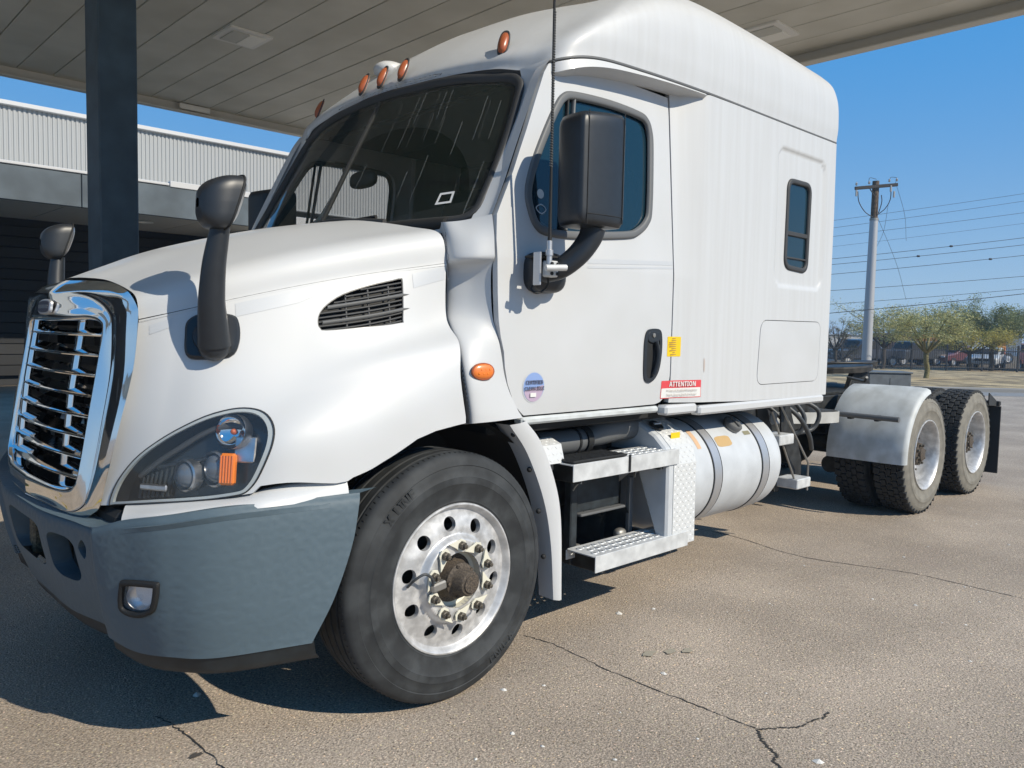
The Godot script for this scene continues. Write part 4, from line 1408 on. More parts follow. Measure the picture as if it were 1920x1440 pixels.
func build_bumper(t: Node3D) -> void:
	var bp := part("bumper", t)
	var out := V(-0.6, 0.1, 0.0)
	var edge := PackedVector2Array()
	for i in 57:
		edge.append(Vector2(-7.0 + 14.0 * i / 56.0, 0.0))
	for i in range(1, 12):
		edge.append(Vector2(7.0, 4.0 * i / 12.0))
	for i in 57:
		edge.append(Vector2(7.0 - 14.0 * i / 56.0, 4.0))
	for i in range(1, 12):
		edge.append(Vector2(-7.0, 4.0 - 4.0 * i / 12.0))
	var holes := []
	var fog := soft(pts2([3.84, 2.32, 3.98, 2.21, 4.73, 2.25, 4.84, 2.36, 4.74, 2.79, 4.60, 2.92, 4.31, 3.01, 3.91, 2.98, 3.71, 2.80]), 3)
	var fog2 := PackedVector2Array()
	for p in fog:
		fog2.append(Vector2(-p.x, p.y))
	fog2.reverse()
	holes.append(fog); holes.append(fog2)
	holes.append(rrect(0, 2.05, 1.5, 1.35, 0.25))
	for s in [-1, 1]:
		holes.append(rrect(s * 1.42, 2.08, 0.78, 1.30, 0.3))
		holes.append(soft(pts2([s * 2.15, 1.34, s * 2.29, 1.6, s * 2.1, 1.95, s * 1.95, 1.66]), 4))
	var f := func(u: float, w: float) -> Vector3: return bumper_at(u, w)
	var nfix := V(-1, 0.05, 0)
	var skin := B.new()
	# both halves separately so that outward is known
	for s in [-1, 1]:
		var half := PackedVector2Array()
		for p in edge:
			if p.x * s >= 0.0:
				half.append(p)
		if s > 0:
			pass
		var hs := []
		for h in holes:
			var c := Vector2.ZERO
			for p in h:
				c += p / h.size()
			if c.x * s > 0.05:
				hs.append(h)
			elif absf(c.x) < 0.05:
				var x := PackedVector2Array()
				for p in h:
					x.append(p)
				hs.append(x)
		var poly := PackedVector2Array([Vector2(0, 0)])
		for i in range(1, 29):
			poly.append(Vector2(s * 7.0 * i / 28.0, 0.0))
		for i in range(1, 12):
			poly.append(Vector2(s * 7.0, 4.0 * i / 12.0))
		for i in range(0, 29):
			poly.append(Vector2(s * 7.0 * (28 - i) / 28.0, 4.0))
		var hb := panel(f, poly, hs, Vector2(0.1, 0.08), 0.0, V(-0.7, 0.1, 0.7 * s))
		skin.add(hb, Transform3D.IDENTITY)
		# top edge rolled back, rear edge and opening returns
		for i in 56:
			var p0 := bumper_at(s * 7.0 * i / 56.0, 0.0)
			var p1 := bumper_at(s * 7.0 * (i + 1) / 56.0, 0.0)
			skin.flatq(p0, p1, p1 + V(0.09, 0.004, -0.03 * s), p0 + V(0.09, 0.004, -0.03 * s))
			if i < 24:
				continue
		for i in 16:
			var p0 := bumper_at(s * 7.0, 4.0 * i / 16.0)
			var p1 := bumper_at(s * 7.0, 4.0 * (i + 1) / 16.0)
			skin.flatq(p0, p1, p1 + V(0.004, 0, -0.03 * s), p0 + V(0.004, 0, -0.03 * s))
		for h in hs:
			var hn: int = h.size()
			for i in hn:
				var a: Vector2 = h[i]
				var c: Vector2 = h[(i + 1) % hn]
				if a.x * s < -0.01 or c.x * s < -0.01:
					continue
				var p0 := bumper_at(a.x, a.y)
				var p1 := bumper_at(c.x, c.y)
				skin.flatq(p0, p1, p1 + V(0.07, 0, -0.01 * s), p0 + V(0.07, 0, -0.01 * s))
	obj("bumper_shell", skin, M.bumper, bp)
	# crease along the upper side, dark air-dam below
	for s in [-1, 1]:
		var k0 := []
		var k1 := []
		var k2 := []
		for i in 33:
			var f2 := i / 32.0
			var u: float = s * lerpf(4.0, 6.75, f2)
			var up_ := 0.78 - 0.07 * f2
			var o := nrm(f, u, up_ + 0.05, 0.02)
			if o.z * s < 0.0:
				o = -o
			var hh := 0.011 * sin(PI * f2)
			k0.append(f.call(u, up_) + o * 0.0008)
			k1.append(f.call(u, up_ + 0.045) + o * hh)
			k2.append(f.call(u, up_ + 0.26) + o * 0.0008)
		var kb := B.new()
		grid([k0, k1], kb, V(-0.4, 0.6, s))
		grid([k1, k2], kb, V(-0.4, -0.1, s))
		obj("bumper_crease", kb, M.bumper, bp)
	var v0 := []
	var v1 := []
	var v2 := []
	for i in 61:
		var u := -7.0 + 14.0 * i / 60.0
		var p := bumper_at(u, 4.0)
		v0.append(p + V(0.006, 0.012, 0))
		v1.append(p + V(0.022, -0.045, -0.012 * signf(u)))
		v2.append(V(p.x + 0.05, minf(p.y - 0.075, 0.335), p.z * 0.97))
	var vb := B.new()
	grid([v0, v1, v2], vb, Vector3.ZERO)
	obj("air_dam", vb, M.valance, bp)
	obj("intake_backing", box(V(-1.06, 0.63, 0), V(0.06, 0.40, 1.5), 0.02), M.black, bp)
	obj("tow_bracket", box(V(-1.145, 0.645, -0.17), V(0.05, 0.25, 0.07), 0.008), M.tan, bp)
	obj("tow_bracket", box(V(-1.145, 0.645, 0.22), V(0.05, 0.25, 0.07), 0.008), M.tan, bp)
	for s in [-1, 1]:
		var lamp := part("fog_lamp", bp)
		var o := V(-0.7, 0, 0.7 * s)
		var poly: PackedVector2Array = fog if s > 0 else fog2
		obj("lamp_bezel", band(f, poly, 0.13, 0.012, o, 0.01), M.black, lamp)
		obj("lamp_pocket", panel(f, poly, [], Vector2(0.1, 0.1), 0.0, o, -0.05), M.black, lamp)
		var cl := inset(poly, 0.10)
		obj("lamp_lens", panel(f, cl, [], Vector2(0.1, 0.08), 0.0, o, -0.004), M.clear, lamp)
		var c := bumper_at(s * 4.28, 2.62)
		obj("reflector", panel(f, cl, [], Vector2(0.1, 0.08), 0.0, o, -0.024), M.lamp_white, lamp)
		obj("reflector_cup", lathe([Vector2(0.044, 0.010), Vector2(0.036, -0.004), Vector2(0.014, -0.012), Vector2(0.0, -0.012)], 24, null, place(c + V(0.016, 0.004, -0.016 * s), o)), M.satin, lamp)
		obj("bulb", blob(Vector3.ZERO, V(0.012, 0.012, 0.018), 2.0, 10, 8, null, place(c + V(0.012, 0, -0.012 * s), o)), M.clear, lamp)

func out_n(u: float, w: float) -> Vector3:
	var g := nrm(hood_at, u, w, 0.03)
	return g if g.z - g.x > 0.0 else -g

func build_headlights(t: Node3D) -> void:
	var out := V(-0.6, 0.1, 0.8)
	var hl := hl_outline()
	for k in 2:
		var h := part("headlight", t, Transform3D.IDENTITY if k == 0 else FLIP)
		var walls := panel(hood_at, hl, [inset(hl, 0.02)], Vector2(0.1, 0.1), 0.075, out, -0.002)
		obj("lamp_housing", walls, M.gloss_black, h)
		obj("lamp_floor", panel(hood_at, hl, [], Vector2(0.12, 0.12), 0.0, out, -0.075), M.gloss_black, h)
		obj("lamp_rim", panel(hood_at, hl, [inset(hl, 0.075)], Vector2(0.08, 0.08), 0.012, out, 0.001), M.lens_rim, h)
		obj("rim_seal", band(hood_at, inset(hl, -0.012), 0.03, 0.004, out), M.black, h)
		obj("lamp_lens", panel(hood_at, inset(hl, 0.004), [], Vector2(0.06, 0.06), 0.0, out, 0.0045), M.lens, h)
		# turn lamp: bowl, tube to the rear, bulb
		var n := out_n(2.258, 2.583)
		var aim := (n + V(-0.75, 0, 0)).normalized()
		var c := hood_at(2.258, 2.583) - n * 0.026
		obj("turn_reflector", lathe([Vector2(0.061, 0.012), Vector2(0.058, -0.002), Vector2(0.042, -0.020), Vector2(0.018, -0.030), Vector2(0.0, -0.031)], 28, null, place(c, aim)), M.chrome, h)
		obj("turn_shroud", lathe([Vector2(0.061, 0.012), Vector2(0.062, -0.02), Vector2(0.05, -0.045)], 28, null, place(c, aim)), M.satin, h)
		obj("turn_bulb", blob(Vector3.ZERO, V(0.011, 0.011, 0.016), 2.0, 12, 8, null, place(c - aim * 0.008, aim)), M.bulb, h)
		for q in [[1.991, 3.337, 0.056], [1.523, 3.391, 0.05]]:
			var m := out_n(q[0], q[1])
			var a := (m + V(-1.4, 0, 0)).normalized()
			var p := hood_at(q[0], q[1]) - m * 0.045
			var pj := part("projector_lamp", h, place(p, a))
			obj("projector_bezel", lathe([Vector2(q[2] * 1.12, -0.03), Vector2(q[2] * 1.12, 0.004), Vector2(q[2], 0.008), Vector2(q[2] * 0.92, -0.01)], 28), M.satin, pj)
			obj("projector_lens", lathe([Vector2(q[2] * 0.92, -0.01), Vector2(q[2] * 0.8, 0.008), Vector2(q[2] * 0.5, 0.02), Vector2(q[2] * 0.2, 0.0255), Vector2(0.0, 0.026)], 28), M.ball, pj)
		var m2 := out_n(2.223, 3.399)
		obj("side_marker", box(Vector3.ZERO, V(0.054, 0.108, 0.03), 0.008, null, place(hood_at(2.223, 3.399) - m2 * 0.024, m2)), M.amber_bright, h)
		var ribs := B.new()
		for i in 5:
			tube([place(hood_at(2.223, 3.399) - m2 * 0.009, m2) * V(-0.020 + 0.010 * i, -0.046, 0), place(hood_at(2.223, 3.399) - m2 * 0.009, m2) * V(-0.020 + 0.010 * i, 0.046, 0)], 0.0035, 6, ribs)
		obj("marker_ribs", ribs, M.amber, h)
		var m3 := out_n(2.46, 3.05)
		obj("inner_trim", box(Vector3.ZERO, V(0.075, 0.09, 0.01), 0.004, null, place(hood_at(2.42, 3.02) - m3 * 0.045, m3)), M.satin, h)
		var m4 := out_n(0.9, 3.6)
		obj("inner_trim", box(Vector3.ZERO, V(0.11, 0.022, 0.012), 0.005, null, place(hood_at(0.95, 3.60) - m4 * 0.045, m4)), M.satin, h)
		var fins := B.new()
		for i in 7:
			var fp := []
			for k2 in 6:
				var u := 0.62 + i * 0.10
				var w := lerpf(3.86, 3.30 - i * 0.03, k2 / 5.0)
				fp.append(hood_at(u, w) - out_n(u, w) * 0.058)
			tube(fp, 0.006, 5, fins)
		obj("inner_fins", fins, M.valance, h)
		var brow := []
		for i in 25:
			var u := lerpf(0.55, 2.45, i / 24.0)
			var w := 2.42 + pow(absf(u - 2.1), 1.6) * 0.42
			brow.append(hood_at(u, w) - out_n(u, w) * 0.05)
		obj("inner_ledge", tube(brow, 0.010, 6), M.slat, h)
		var ledge := []
		for i in 15:
			var u := lerpf(0.9, 2.1, i / 14.0)
			ledge.append(hood_at(u, 3.08 - 0.02 * i / 14.0) - out_n(u, 3.05) * 0.06)
		obj("inner_ledge", tube(ledge, 0.008, 6), M.plastic, h)

func build_hood_mirrors(t: Node3D) -> void:
	for k in 2:
		var m := part("hood_mirror", t, Transform3D.IDENTITY if k == 0 else FLIP)
		var n := out_n(1.87, 0.606)
		var c := hood_at(1.87, 0.606) + V(0.0, -0.012, 0)
		var fr := place(c - n * 0.004, n)
		var plate := soft(pts2([-0.085, 0.055, -0.03, 0.085, 0.06, 0.08, 0.085, 0.05, 0.088, -0.02, 0.06, -0.075, -0.04, -0.085, -0.085, -0.07, -0.092, 0.0]), 4)
		obj("base_plate", prism(plate, 0.022, 0.008, null, fr), M.plastic, m)
		obj("base_collar", lathe([Vector2(0.062, 0.02), Vector2(0.058, 0.034), Vector2(0.04, 0.04)], 24, null, fr.translated_local(V(-0.005, -0.005, 0))), M.plastic, m)
		var arm := curve([V(-0.845, 1.423, 0.905), V(-0.857, 1.511, 0.920), V(-0.865, 1.583, 0.932), V(-0.865, 1.690, 0.950), V(-0.857, 1.770, 0.962), V(-0.849, 1.825, 0.969)], 5)
		var rad := []
		for i in arm.size():
			rad.append(lerpf(0.056, 0.031, pow(i / float(arm.size() - 1), 0.8)))
		var ab := tube(arm, rad, 18)
		blob(V(-0.845, 1.423, 0.902), V(0.052, 0.052, 0.05), 2.2, 18, 10, ab)
		obj("mirror_arm", ab, M.plastic, m)
		# head: a scoop, round in front, cut off at the rear where a domed glass sits
		var rows := []
		for j in 17:
			var f := j / 16.0
			var s := pow(sin(clampf(f * 1.25 + 0.004, 0.0, 1.0) * PI / 2), 0.36)
			var r := []
			for i in 37:
				var a := TAU * i / 36
				var ca := signf(cos(a)) * pow(absf(cos(a)), 0.5)
				var sa := signf(sin(a)) * pow(absf(sin(a)), 0.5)
				var x := lerpf(-0.928, -0.818 + 0.030 * sa, f)
				r.append(V(x, 1.893 + 0.010 * f + sa * (0.094 if sa > 0 else 0.090) * s, 0.972 + ca * 0.070 * s))
			rows.append(r)
		var hb := B.new()
		grid(rows, hb, Vector3.ZERO)
		obj("mirror_housing", hb, M.plastic, m)
		var rim := []
		for i in 36:
			rim.append(rows[16][i])
		obj("housing_rim", tube(rim, 0.0045, 6, null, true), M.black, m)
		var dome := []
		for j in 9:
			var f := j / 8.0
			var r := []
			for i in 37:
				var q: Vector3 = rows[16][i]
				var mid := V(-0.818, 1.903, 0.972)
				r.append(mid + (q - mid) * 0.95 * cos(f * PI / 2) + V(0.036 * sin(f * PI / 2) - 0.004, 0, 0))
			dome.append(r)
		var gl := B.new()
		grid(dome, gl, V(1, 0, 0))
		obj("mirror_glass", gl, M.satin, m)

func build_cab(t: Node3D) -> void:
	# cowl between hood and door
	var cn := [[V(0.133, 1.950, 0.900), V(0.119, 1.945, 0.965), V(0.160, 1.951, 1.030), V(0.228, 1.975, 1.135)],
		[V(0.122, 1.884, 0.930), V(0.106, 1.874, 1.020), V(0.151, 1.875, 1.100), V(0.224, 1.890, 1.155)],
		[V(0.113, 1.814, 0.950), V(0.096, 1.808, 1.043), V(0.141, 1.812, 1.118), V(0.220, 1.824, 1.163)],
		[V(0.115, 1.779, 0.950), V(0.098, 1.777, 1.045), V(0.144, 1.781, 1.120), V(0.222, 1.792, 1.165)],
		[V(0.133, 1.752, 0.930), V(0.131, 1.754, 0.990), V(0.178, 1.768, 1.075), V(0.226, 1.775, 1.142)],
		[V(0.142, 1.700, 0.922), V(0.140, 1.700, 0.975), V(0.195, 1.712, 1.055), V(0.230, 1.722, 1.130)],
		[V(0.139, 1.580, 0.926), V(0.137, 1.575, 0.978), V(0.190, 1.568, 1.062), V(0.236, 1.560, 1.134)],
		[V(0.120, 1.519, 0.970), V(0.100, 1.508, 1.045), V(0.160, 1.499, 1.112), V(0.250, 1.490, 1.150)],
		[V(0.107, 1.446, 1.030), V(0.085, 1.448, 1.110), V(0.150, 1.439, 1.155), V(0.264, 1.417, 1.166)],
		[V(0.102, 1.316, 1.080), V(0.070, 1.321, 1.165), V(0.153, 1.314, 1.188), V(0.284, 1.283, 1.172)],
		[V(0.123, 1.160, 1.100), V(0.094, 1.169, 1.180), V(0.181, 1.166, 1.200), V(0.352, 1.165, 1.176)],
		[V(0.130, 1.103, 1.100), V(0.101, 1.117, 1.180), V(0.203, 1.121, 1.200), V(0.394, 1.122, 1.174)]]
	var cs := cn
	for k in 3:
		var nx := [cs[0]]
		for j in cs.size() - 1:
			var ra := []
			var rb := []
			for i in 4:
				ra.append(cs[j][i].lerp(cs[j + 1][i], 0.25))
				rb.append(cs[j][i].lerp(cs[j + 1][i], 0.75))
			nx.append(ra)
			nx.append(rb)
		nx.append(cs[-1])
		cs = nx
	var cg := []
	for rw in cs:
		var rr := []
		for i in 25:
			rr.append(crv(rw, 3.0 * i / 24.0))
		cg.append(rr)
	var cb := B.new()
	grid(cg, cb, V(-0.2, 0, 1))
	for j in cg.size() - 1:
		cb.flatq(cg[j][0], cg[j + 1][0], cg[j + 1][0] + V(-0.01, 0, -0.09), cg[j][0] + V(-0.01, 0, -0.09))
		cb.flatq(cg[j][24], cg[j + 1][24], cg[j + 1][24] + V(0.004, 0, -0.05), cg[j][24] + V(0.004, 0, -0.05))
	for i in 24:
		cb.flatq(cg[-1][i], cg[-1][i + 1], cg[-1][i + 1] + V(0, -0.004, -0.06), cg[-1][i] + V(0, -0.004, -0.06))
	both("cowl_panel", cb, M.paint, t)
	both("cowl_backing", box(V(0.16, 1.5, 0.88), V(0.16, 0.8, 0.16), 0.02), M.black, t)
	for s in [1, -1]:
		var lp := part("side_turn_lamp", t, Transform3D.IDENTITY if s > 0 else FLIP)
		var at := place(V(0.145, 1.328, 1.186), V(-0.12, 0.02, 1))
		obj("lamp_lens", blob(V(0, 0, 0.002), V(0.052, 0.031, 0.015), 2.3, 28, 14, null, at), M.amber, lp)
		obj("lamp_base", prism(soft(pts2([0.057, 0, 0.040, 0.026, 0, 0.035, -0.040, 0.026, -0.057, 0, -0.040, -0.026, 0, -0.037, 0.040, -0.028]), 4), 0.008, 0.003, null, at), M.amber_dull, lp)
		for i in 6:
			obj("lamp_diode", blob(V(-0.026 + 0.0104 * i, 0.008 * (1 if i % 2 else -1), 0.0155), V(0.004, 0.004, 0.003), 2.0, 8, 6, null, at), M.amber_bright, lp)
	# A pillar, from the screen to the door
	var pn := [[V(0.190, 1.955, 1.045), V(0.222, 1.966, 1.105), V(0.225, 1.975, 1.140)],
		[V(0.265, 2.09, 1.050), V(0.283, 2.10, 1.108), V(0.285, 2.11, 1.140)],
		[V(0.362, 2.262, 1.030), V(0.372, 2.275, 1.09), V(0.368, 2.29, 1.128)],
		[V(0.492, 2.48, 1.000), V(0.490, 2.50, 1.07), V(0.478, 2.52, 1.112)],
		[V(0.550, 2.60, 0.965), V(0.548, 2.62, 1.045), V(0.535, 2.632, 1.104)],
		[V(0.545, 2.675, 0.955), V(0.572, 2.69, 1.045), V(0.59, 2.705, 1.112)]]
	var pb := patch(pn, 10, 40, null, V(-0.6, 0, 1))
	for i in 30:
		var q0 := ev(pn, 2.0, 5.0 * i / 30.0)
		var q1 := ev(pn, 2.0, 5.0 * (i + 1) / 30.0)
		pb.flatq(q0, q1, q1 + V(0.006, 0, -0.06), q0 + V(0.006, 0, -0.06))
	both("a_pillar", pb, M.paint, t)
	# windscreen
	var wn := [[V(0.205, 1.955, -1.06), V(0.10, 1.95, -0.6), V(0.05, 1.945, 0), V(0.10, 1.95, 0.6), V(0.205, 1.955, 1.06)],
		[V(0.395, 2.30, -1.03), V(0.295, 2.33, -0.57), V(0.25, 2.335, 0), V(0.295, 2.33, 0.57), V(0.395, 2.30, 1.03)],
		[V(0.570, 2.645, -0.972), V(0.487, 2.70, -0.53), V(0.452, 2.715, 0), V(0.487, 2.70, 0.53), V(0.570, 2.645, 0.972)]]
	var ws := part("windscreen", t)
	var wf := func(u: float, w: float) -> Vector3: return ev(wn, u, w)
	var wo := round_corners(pts2([0.03, 0.02, 1, 0.02, 2, 0.02, 3, 0.02, 3.97, 0.02, 3.985, 0.5, 3.985, 1.0, 3.985, 1.5, 3.97, 1.985, 3, 1.985, 2, 1.985, 1, 1.985, 0.03, 1.985, 0.015, 1.5, 0.015, 1.0, 0.015, 0.5]), 0.22, 6)
	obj("screen_glass", panel(wf, wo, [], Vector2(0.1, 0.1), 0.0, V(-1, 0.3, 0)), M.screen_glass, ws)
	var gp := []
	for p in wo:
		gp.append(wf.call(p.x, p.y) + V(-0.004, 0, 0))
	obj("screen_gasket", tube(gp, 0.024, 10, null, true, false, 0.6), M.gasket, ws)
	var dv := []
	for i in 13:
		dv.append(ev(wn, 2.0, 0.03 + 1.94 * i / 12.0) + V(0.012, 0, 0))
	obj("screen_divider", tube(dv, 0.013, 8), M.gasket, ws)
	var lower := []
	for i in 25:
		lower.append(ev(wn, 0.3 + 3.4 * i / 24.0, 0.0) + V(-0.01, -0.012, 0))
	obj("cowl_cover", tube(lower, 0.04, 10, null, false, true, 0.8), M.black, ws)
	# sticker frame low on the driver's side, run marks of rain above
	var sf := wo
	var st := pts2([3.44, 0.235, 3.63, 0.25, 3.62, 0.40, 3.45, 0.385])
	obj("window_sticker", panel(wf, st, [inset(st, 0.026)], Vector2(0.05, 0.05), 0.0, V(-1, 0.3, 0), 0.002), M.decal_white, ws)
	var arc := PackedVector2Array()
	for i in 25:
		var an := lerpf(0.16, 2.55, i / 24.0)
		arc.append(Vector2(2.55 + cos(an) * 1.28, 0.05 + sin(an) * 1.32))
	for i in 13:
		var an := lerpf(2.55, 0.16, i / 12.0)
		arc.append(Vector2(2.55 + cos(an) * 0.28, 0.05 + sin(an) * 0.24))
	var arc2 := PackedVector2Array()
	for p in arc:
		arc2.append(p - Vector2(1.75, 0.0))
	var both_arcs := Geometry2D.merge_polygons(arc, arc2)
	obj("dust_film", panel(wf, inset(wo, 0.03), Array(both_arcs).filter(func(q): return not Geometry2D.is_polygon_clockwise(q)), Vector2(0.1, 0.1), 0.0, V(-1, 0.3, 0), 0.0015), M.dust_film, ws)
	var sr := RandomNumberGenerator.new()
	sr.seed = 21
	var stb := B.new()
	for i in 30:
		var u := sr.randf_range(1.7, 3.85)
		var w0 := sr.randf_range(1.35, 1.95) if i < 20 else sr.randf_range(0.5, 1.0)
		var len := sr.randf_range(0.2, 0.75)
		var hw := sr.randf_range(0.0022, 0.007)
		var rowa := []
		var rowb := []
		for k in 8:
			var w := maxf(w0 - len * k / 7.0, 0.05)
			var jit := sr.randf_range(-0.003, 0.003)
			rowa.append(wf.call(u - hw + jit, w) + V(-0.003, 0.001, 0))
			rowb.append(wf.call(u + hw * (1.0 - k / 9.0) + jit, w) + V(-0.003, 0.001, 0))
		grid([rowa, rowb], stb, V(-1, 0.3, 0))
	obj("dust_streaks", stb, M.dust_streak, ws).set_meta("kind", "stuff")
	for s in [[0.5, 0.62], [-0.45, -0.30]]:
		var wp := part("wiper", ws)
		var a := ev(wn, 2.0 + s[0] * 2.0, 0.06) + V(-0.045, 0.0, 0)
		var e := ev(wn, 2.0 + (s[0] - 0.62) * 2.0, 0.16) + V(-0.03, 0, 0)
		obj("wiper_arm", tube([a, a.lerp(e, 0.5) + V(-0.03, 0.015, 0), e], [0.012, 0.009, 0.006], 8), M.gasket, wp)
		var bl := []
		for i in 9:
			bl.append(ev(wn, 2.0 + (s[0] - 0.95 + 0.85 * i / 8.0) * 2.0, 0.06 + 0.09 * i / 8.0) + V(-0.016, 0, 0))
		obj("wiper_blade", tube(bl, 0.009, 6), M.black, wp)
	# sleeper sides with window, locker door and sill
	var so := PackedVector2Array()
	for i in 12:
		so.append(Vector2(1.488, 1.134 + (2.752 - 1.134) * i / 11.0))
	so.append_array(pts2([1.70, 2.766, 2.1, 2.772, 2.44, 2.778, 2.85, 2.782, 3.262, 2.786]))
	for i in range(1, 12):
		so.append(Vector2(3.262, 2.786 - (2.786 - 1.108) * i / 11.0))
	so.append_array(pts2([2.8, 1.108, 2.21, 1.112, 1.85, 1.124]))
	var win := round_corners(pts2([2.628, 2.465, 2.62, 1.918, 2.925, 1.905, 2.938, 2.47]), 0.075, 7)
	var loc := round_corners(pts2([2.345, 1.592, 2.318, 1.201, 3.128, 1.203, 3.142, 1.597]), 0.075, 7)
	var side := panel(side_at, so, [win, loc], Vector2(0.022, 0.022), 0.03, V(0, 0, 1))
	both("sleeper_side", side, M.streaked, t)
	both("locker_door", panel(side_at, inset(loc, 0.004), [], Vector2(0.04, 0.04), 0.02, V(0, 0, 1), 0.001), M.paint, t)
	for k in 2:
		var w := part("sleeper_window", t, Transform3D.IDENTITY if k == 0 else FLIP)
		obj("window_frame", band(side_at, inset(win, -0.008), 0.034, 0.011, V(0, 0, 1)), M.gasket, w)
		obj("window_glass", panel(side_at, inset(win, 0.01), [], Vector2(0.05, 0.05), 0.0, V(0, 0, 1), -0.006), M.side_glass, w)
		obj("slider_bar", box(side_at(2.78, 2.135) + V(0, 0, -0.001), V(0.285, 0.028, 0.014), 0.004), M.gasket, w)
		obj("slider_bar", box(side_at(2.775, 1.985) + V(0, 0, -0.001), V(0.29, 0.012, 0.012), 0.003), M.gasket, w)
	for k in 2:
		var sl := part("side_sill", t, Transform3D.IDENTITY if k == 0 else FLIP)
		obj("sill_panel", box(V(0.90, 1.104, 1.135), V(1.0, 0.034, 0.06), 0.010), M.grimy_white, sl)
		obj("sill_panel", box(V(1.555, 1.098, 1.17), V(0.29, 0.052, 0.07), 0.012), M.paint, sl)
		obj("sill_panel", box(V(2.462, 1.083, 1.18), V(1.51, 0.052, 0.07), 0.012), M.paint, sl)
	obj("cab_rear_wall", box(V(3.225, 1.95, 0), V(0.05, 1.7, 2.36), 0.012), M.paint, t)
	# placards
	decal(t, side_at, "yellow_placard", 1.502, 1.430, 0.108, 0.104, M.decal_yellow)
	var yp := V(1.502, 1.430, side_at(1.502, 1.43).z + 0.003)
	for i in 9:
		obj("placard_print", box(yp + V(0.0, 0.042 - i * 0.0105, 0), V([0.03, 0.04, 0.085, 0.09, 0.085, 0.04, 0.075, 0.02, 0.06][i], 0.003, 0.001), 0.0003), M.print_brown, t)
	decal(t, side_at, "attention_placard", 1.566, 1.204, 0.315, 0.094, M.decal_red)
	decal(t, side_at, "attention_placard", 1.566, 1.186, 0.306, 0.050, M.decal_white, 0.0018)
	var az := side_at(1.566, 1.23).z + 0.0045
	var tilt := Basis(Vector3.UP, -atan((side_at(1.60, 1.23).z - side_at(1.53, 1.23).z) / 0.07))
	letters("placard_lettering", "ATTENTION", 0.036, M.decal_white, t, Transform3D(tilt, V(1.575, 1.2315, az + 0.005)), 0.0008)
	letters("placard_lettering", "In Case of Accident/Emergency", 0.0145, M.print_grey, t, Transform3D(tilt, V(1.568, 1.198, az + 0.004)), 0.0006, false, 1.15)
	letters("placard_lettering", "Check Sleeper Berth for Driver", 0.0145, M.print_grey, t, Transform3D(tilt, V(1.568, 1.175, az + 0.004)), 0.0006, false, 1.15)
	obj("scuff_mark", panel(side_at, soft(pts2([1.742, 1.365, 1.752, 1.36, 1.756, 1.325, 1.75, 1.29, 1.742, 1.31]), 3), [], Vector2(0.02, 0.02), 0, V(0, 0, 1), 0.0012), M.print_grey, t)

func decal(t: Node3D, f: Callable, called: String, x: float, y: float, w: float, h: float, m: Material, lift := 0.0012) -> void:
	obj(called, panel(f, rrect(x, y, w, h, 0.004, 2), [], Vector2(0.03, 0.03), 0.0, V(0, 0, 1), lift), m, t)

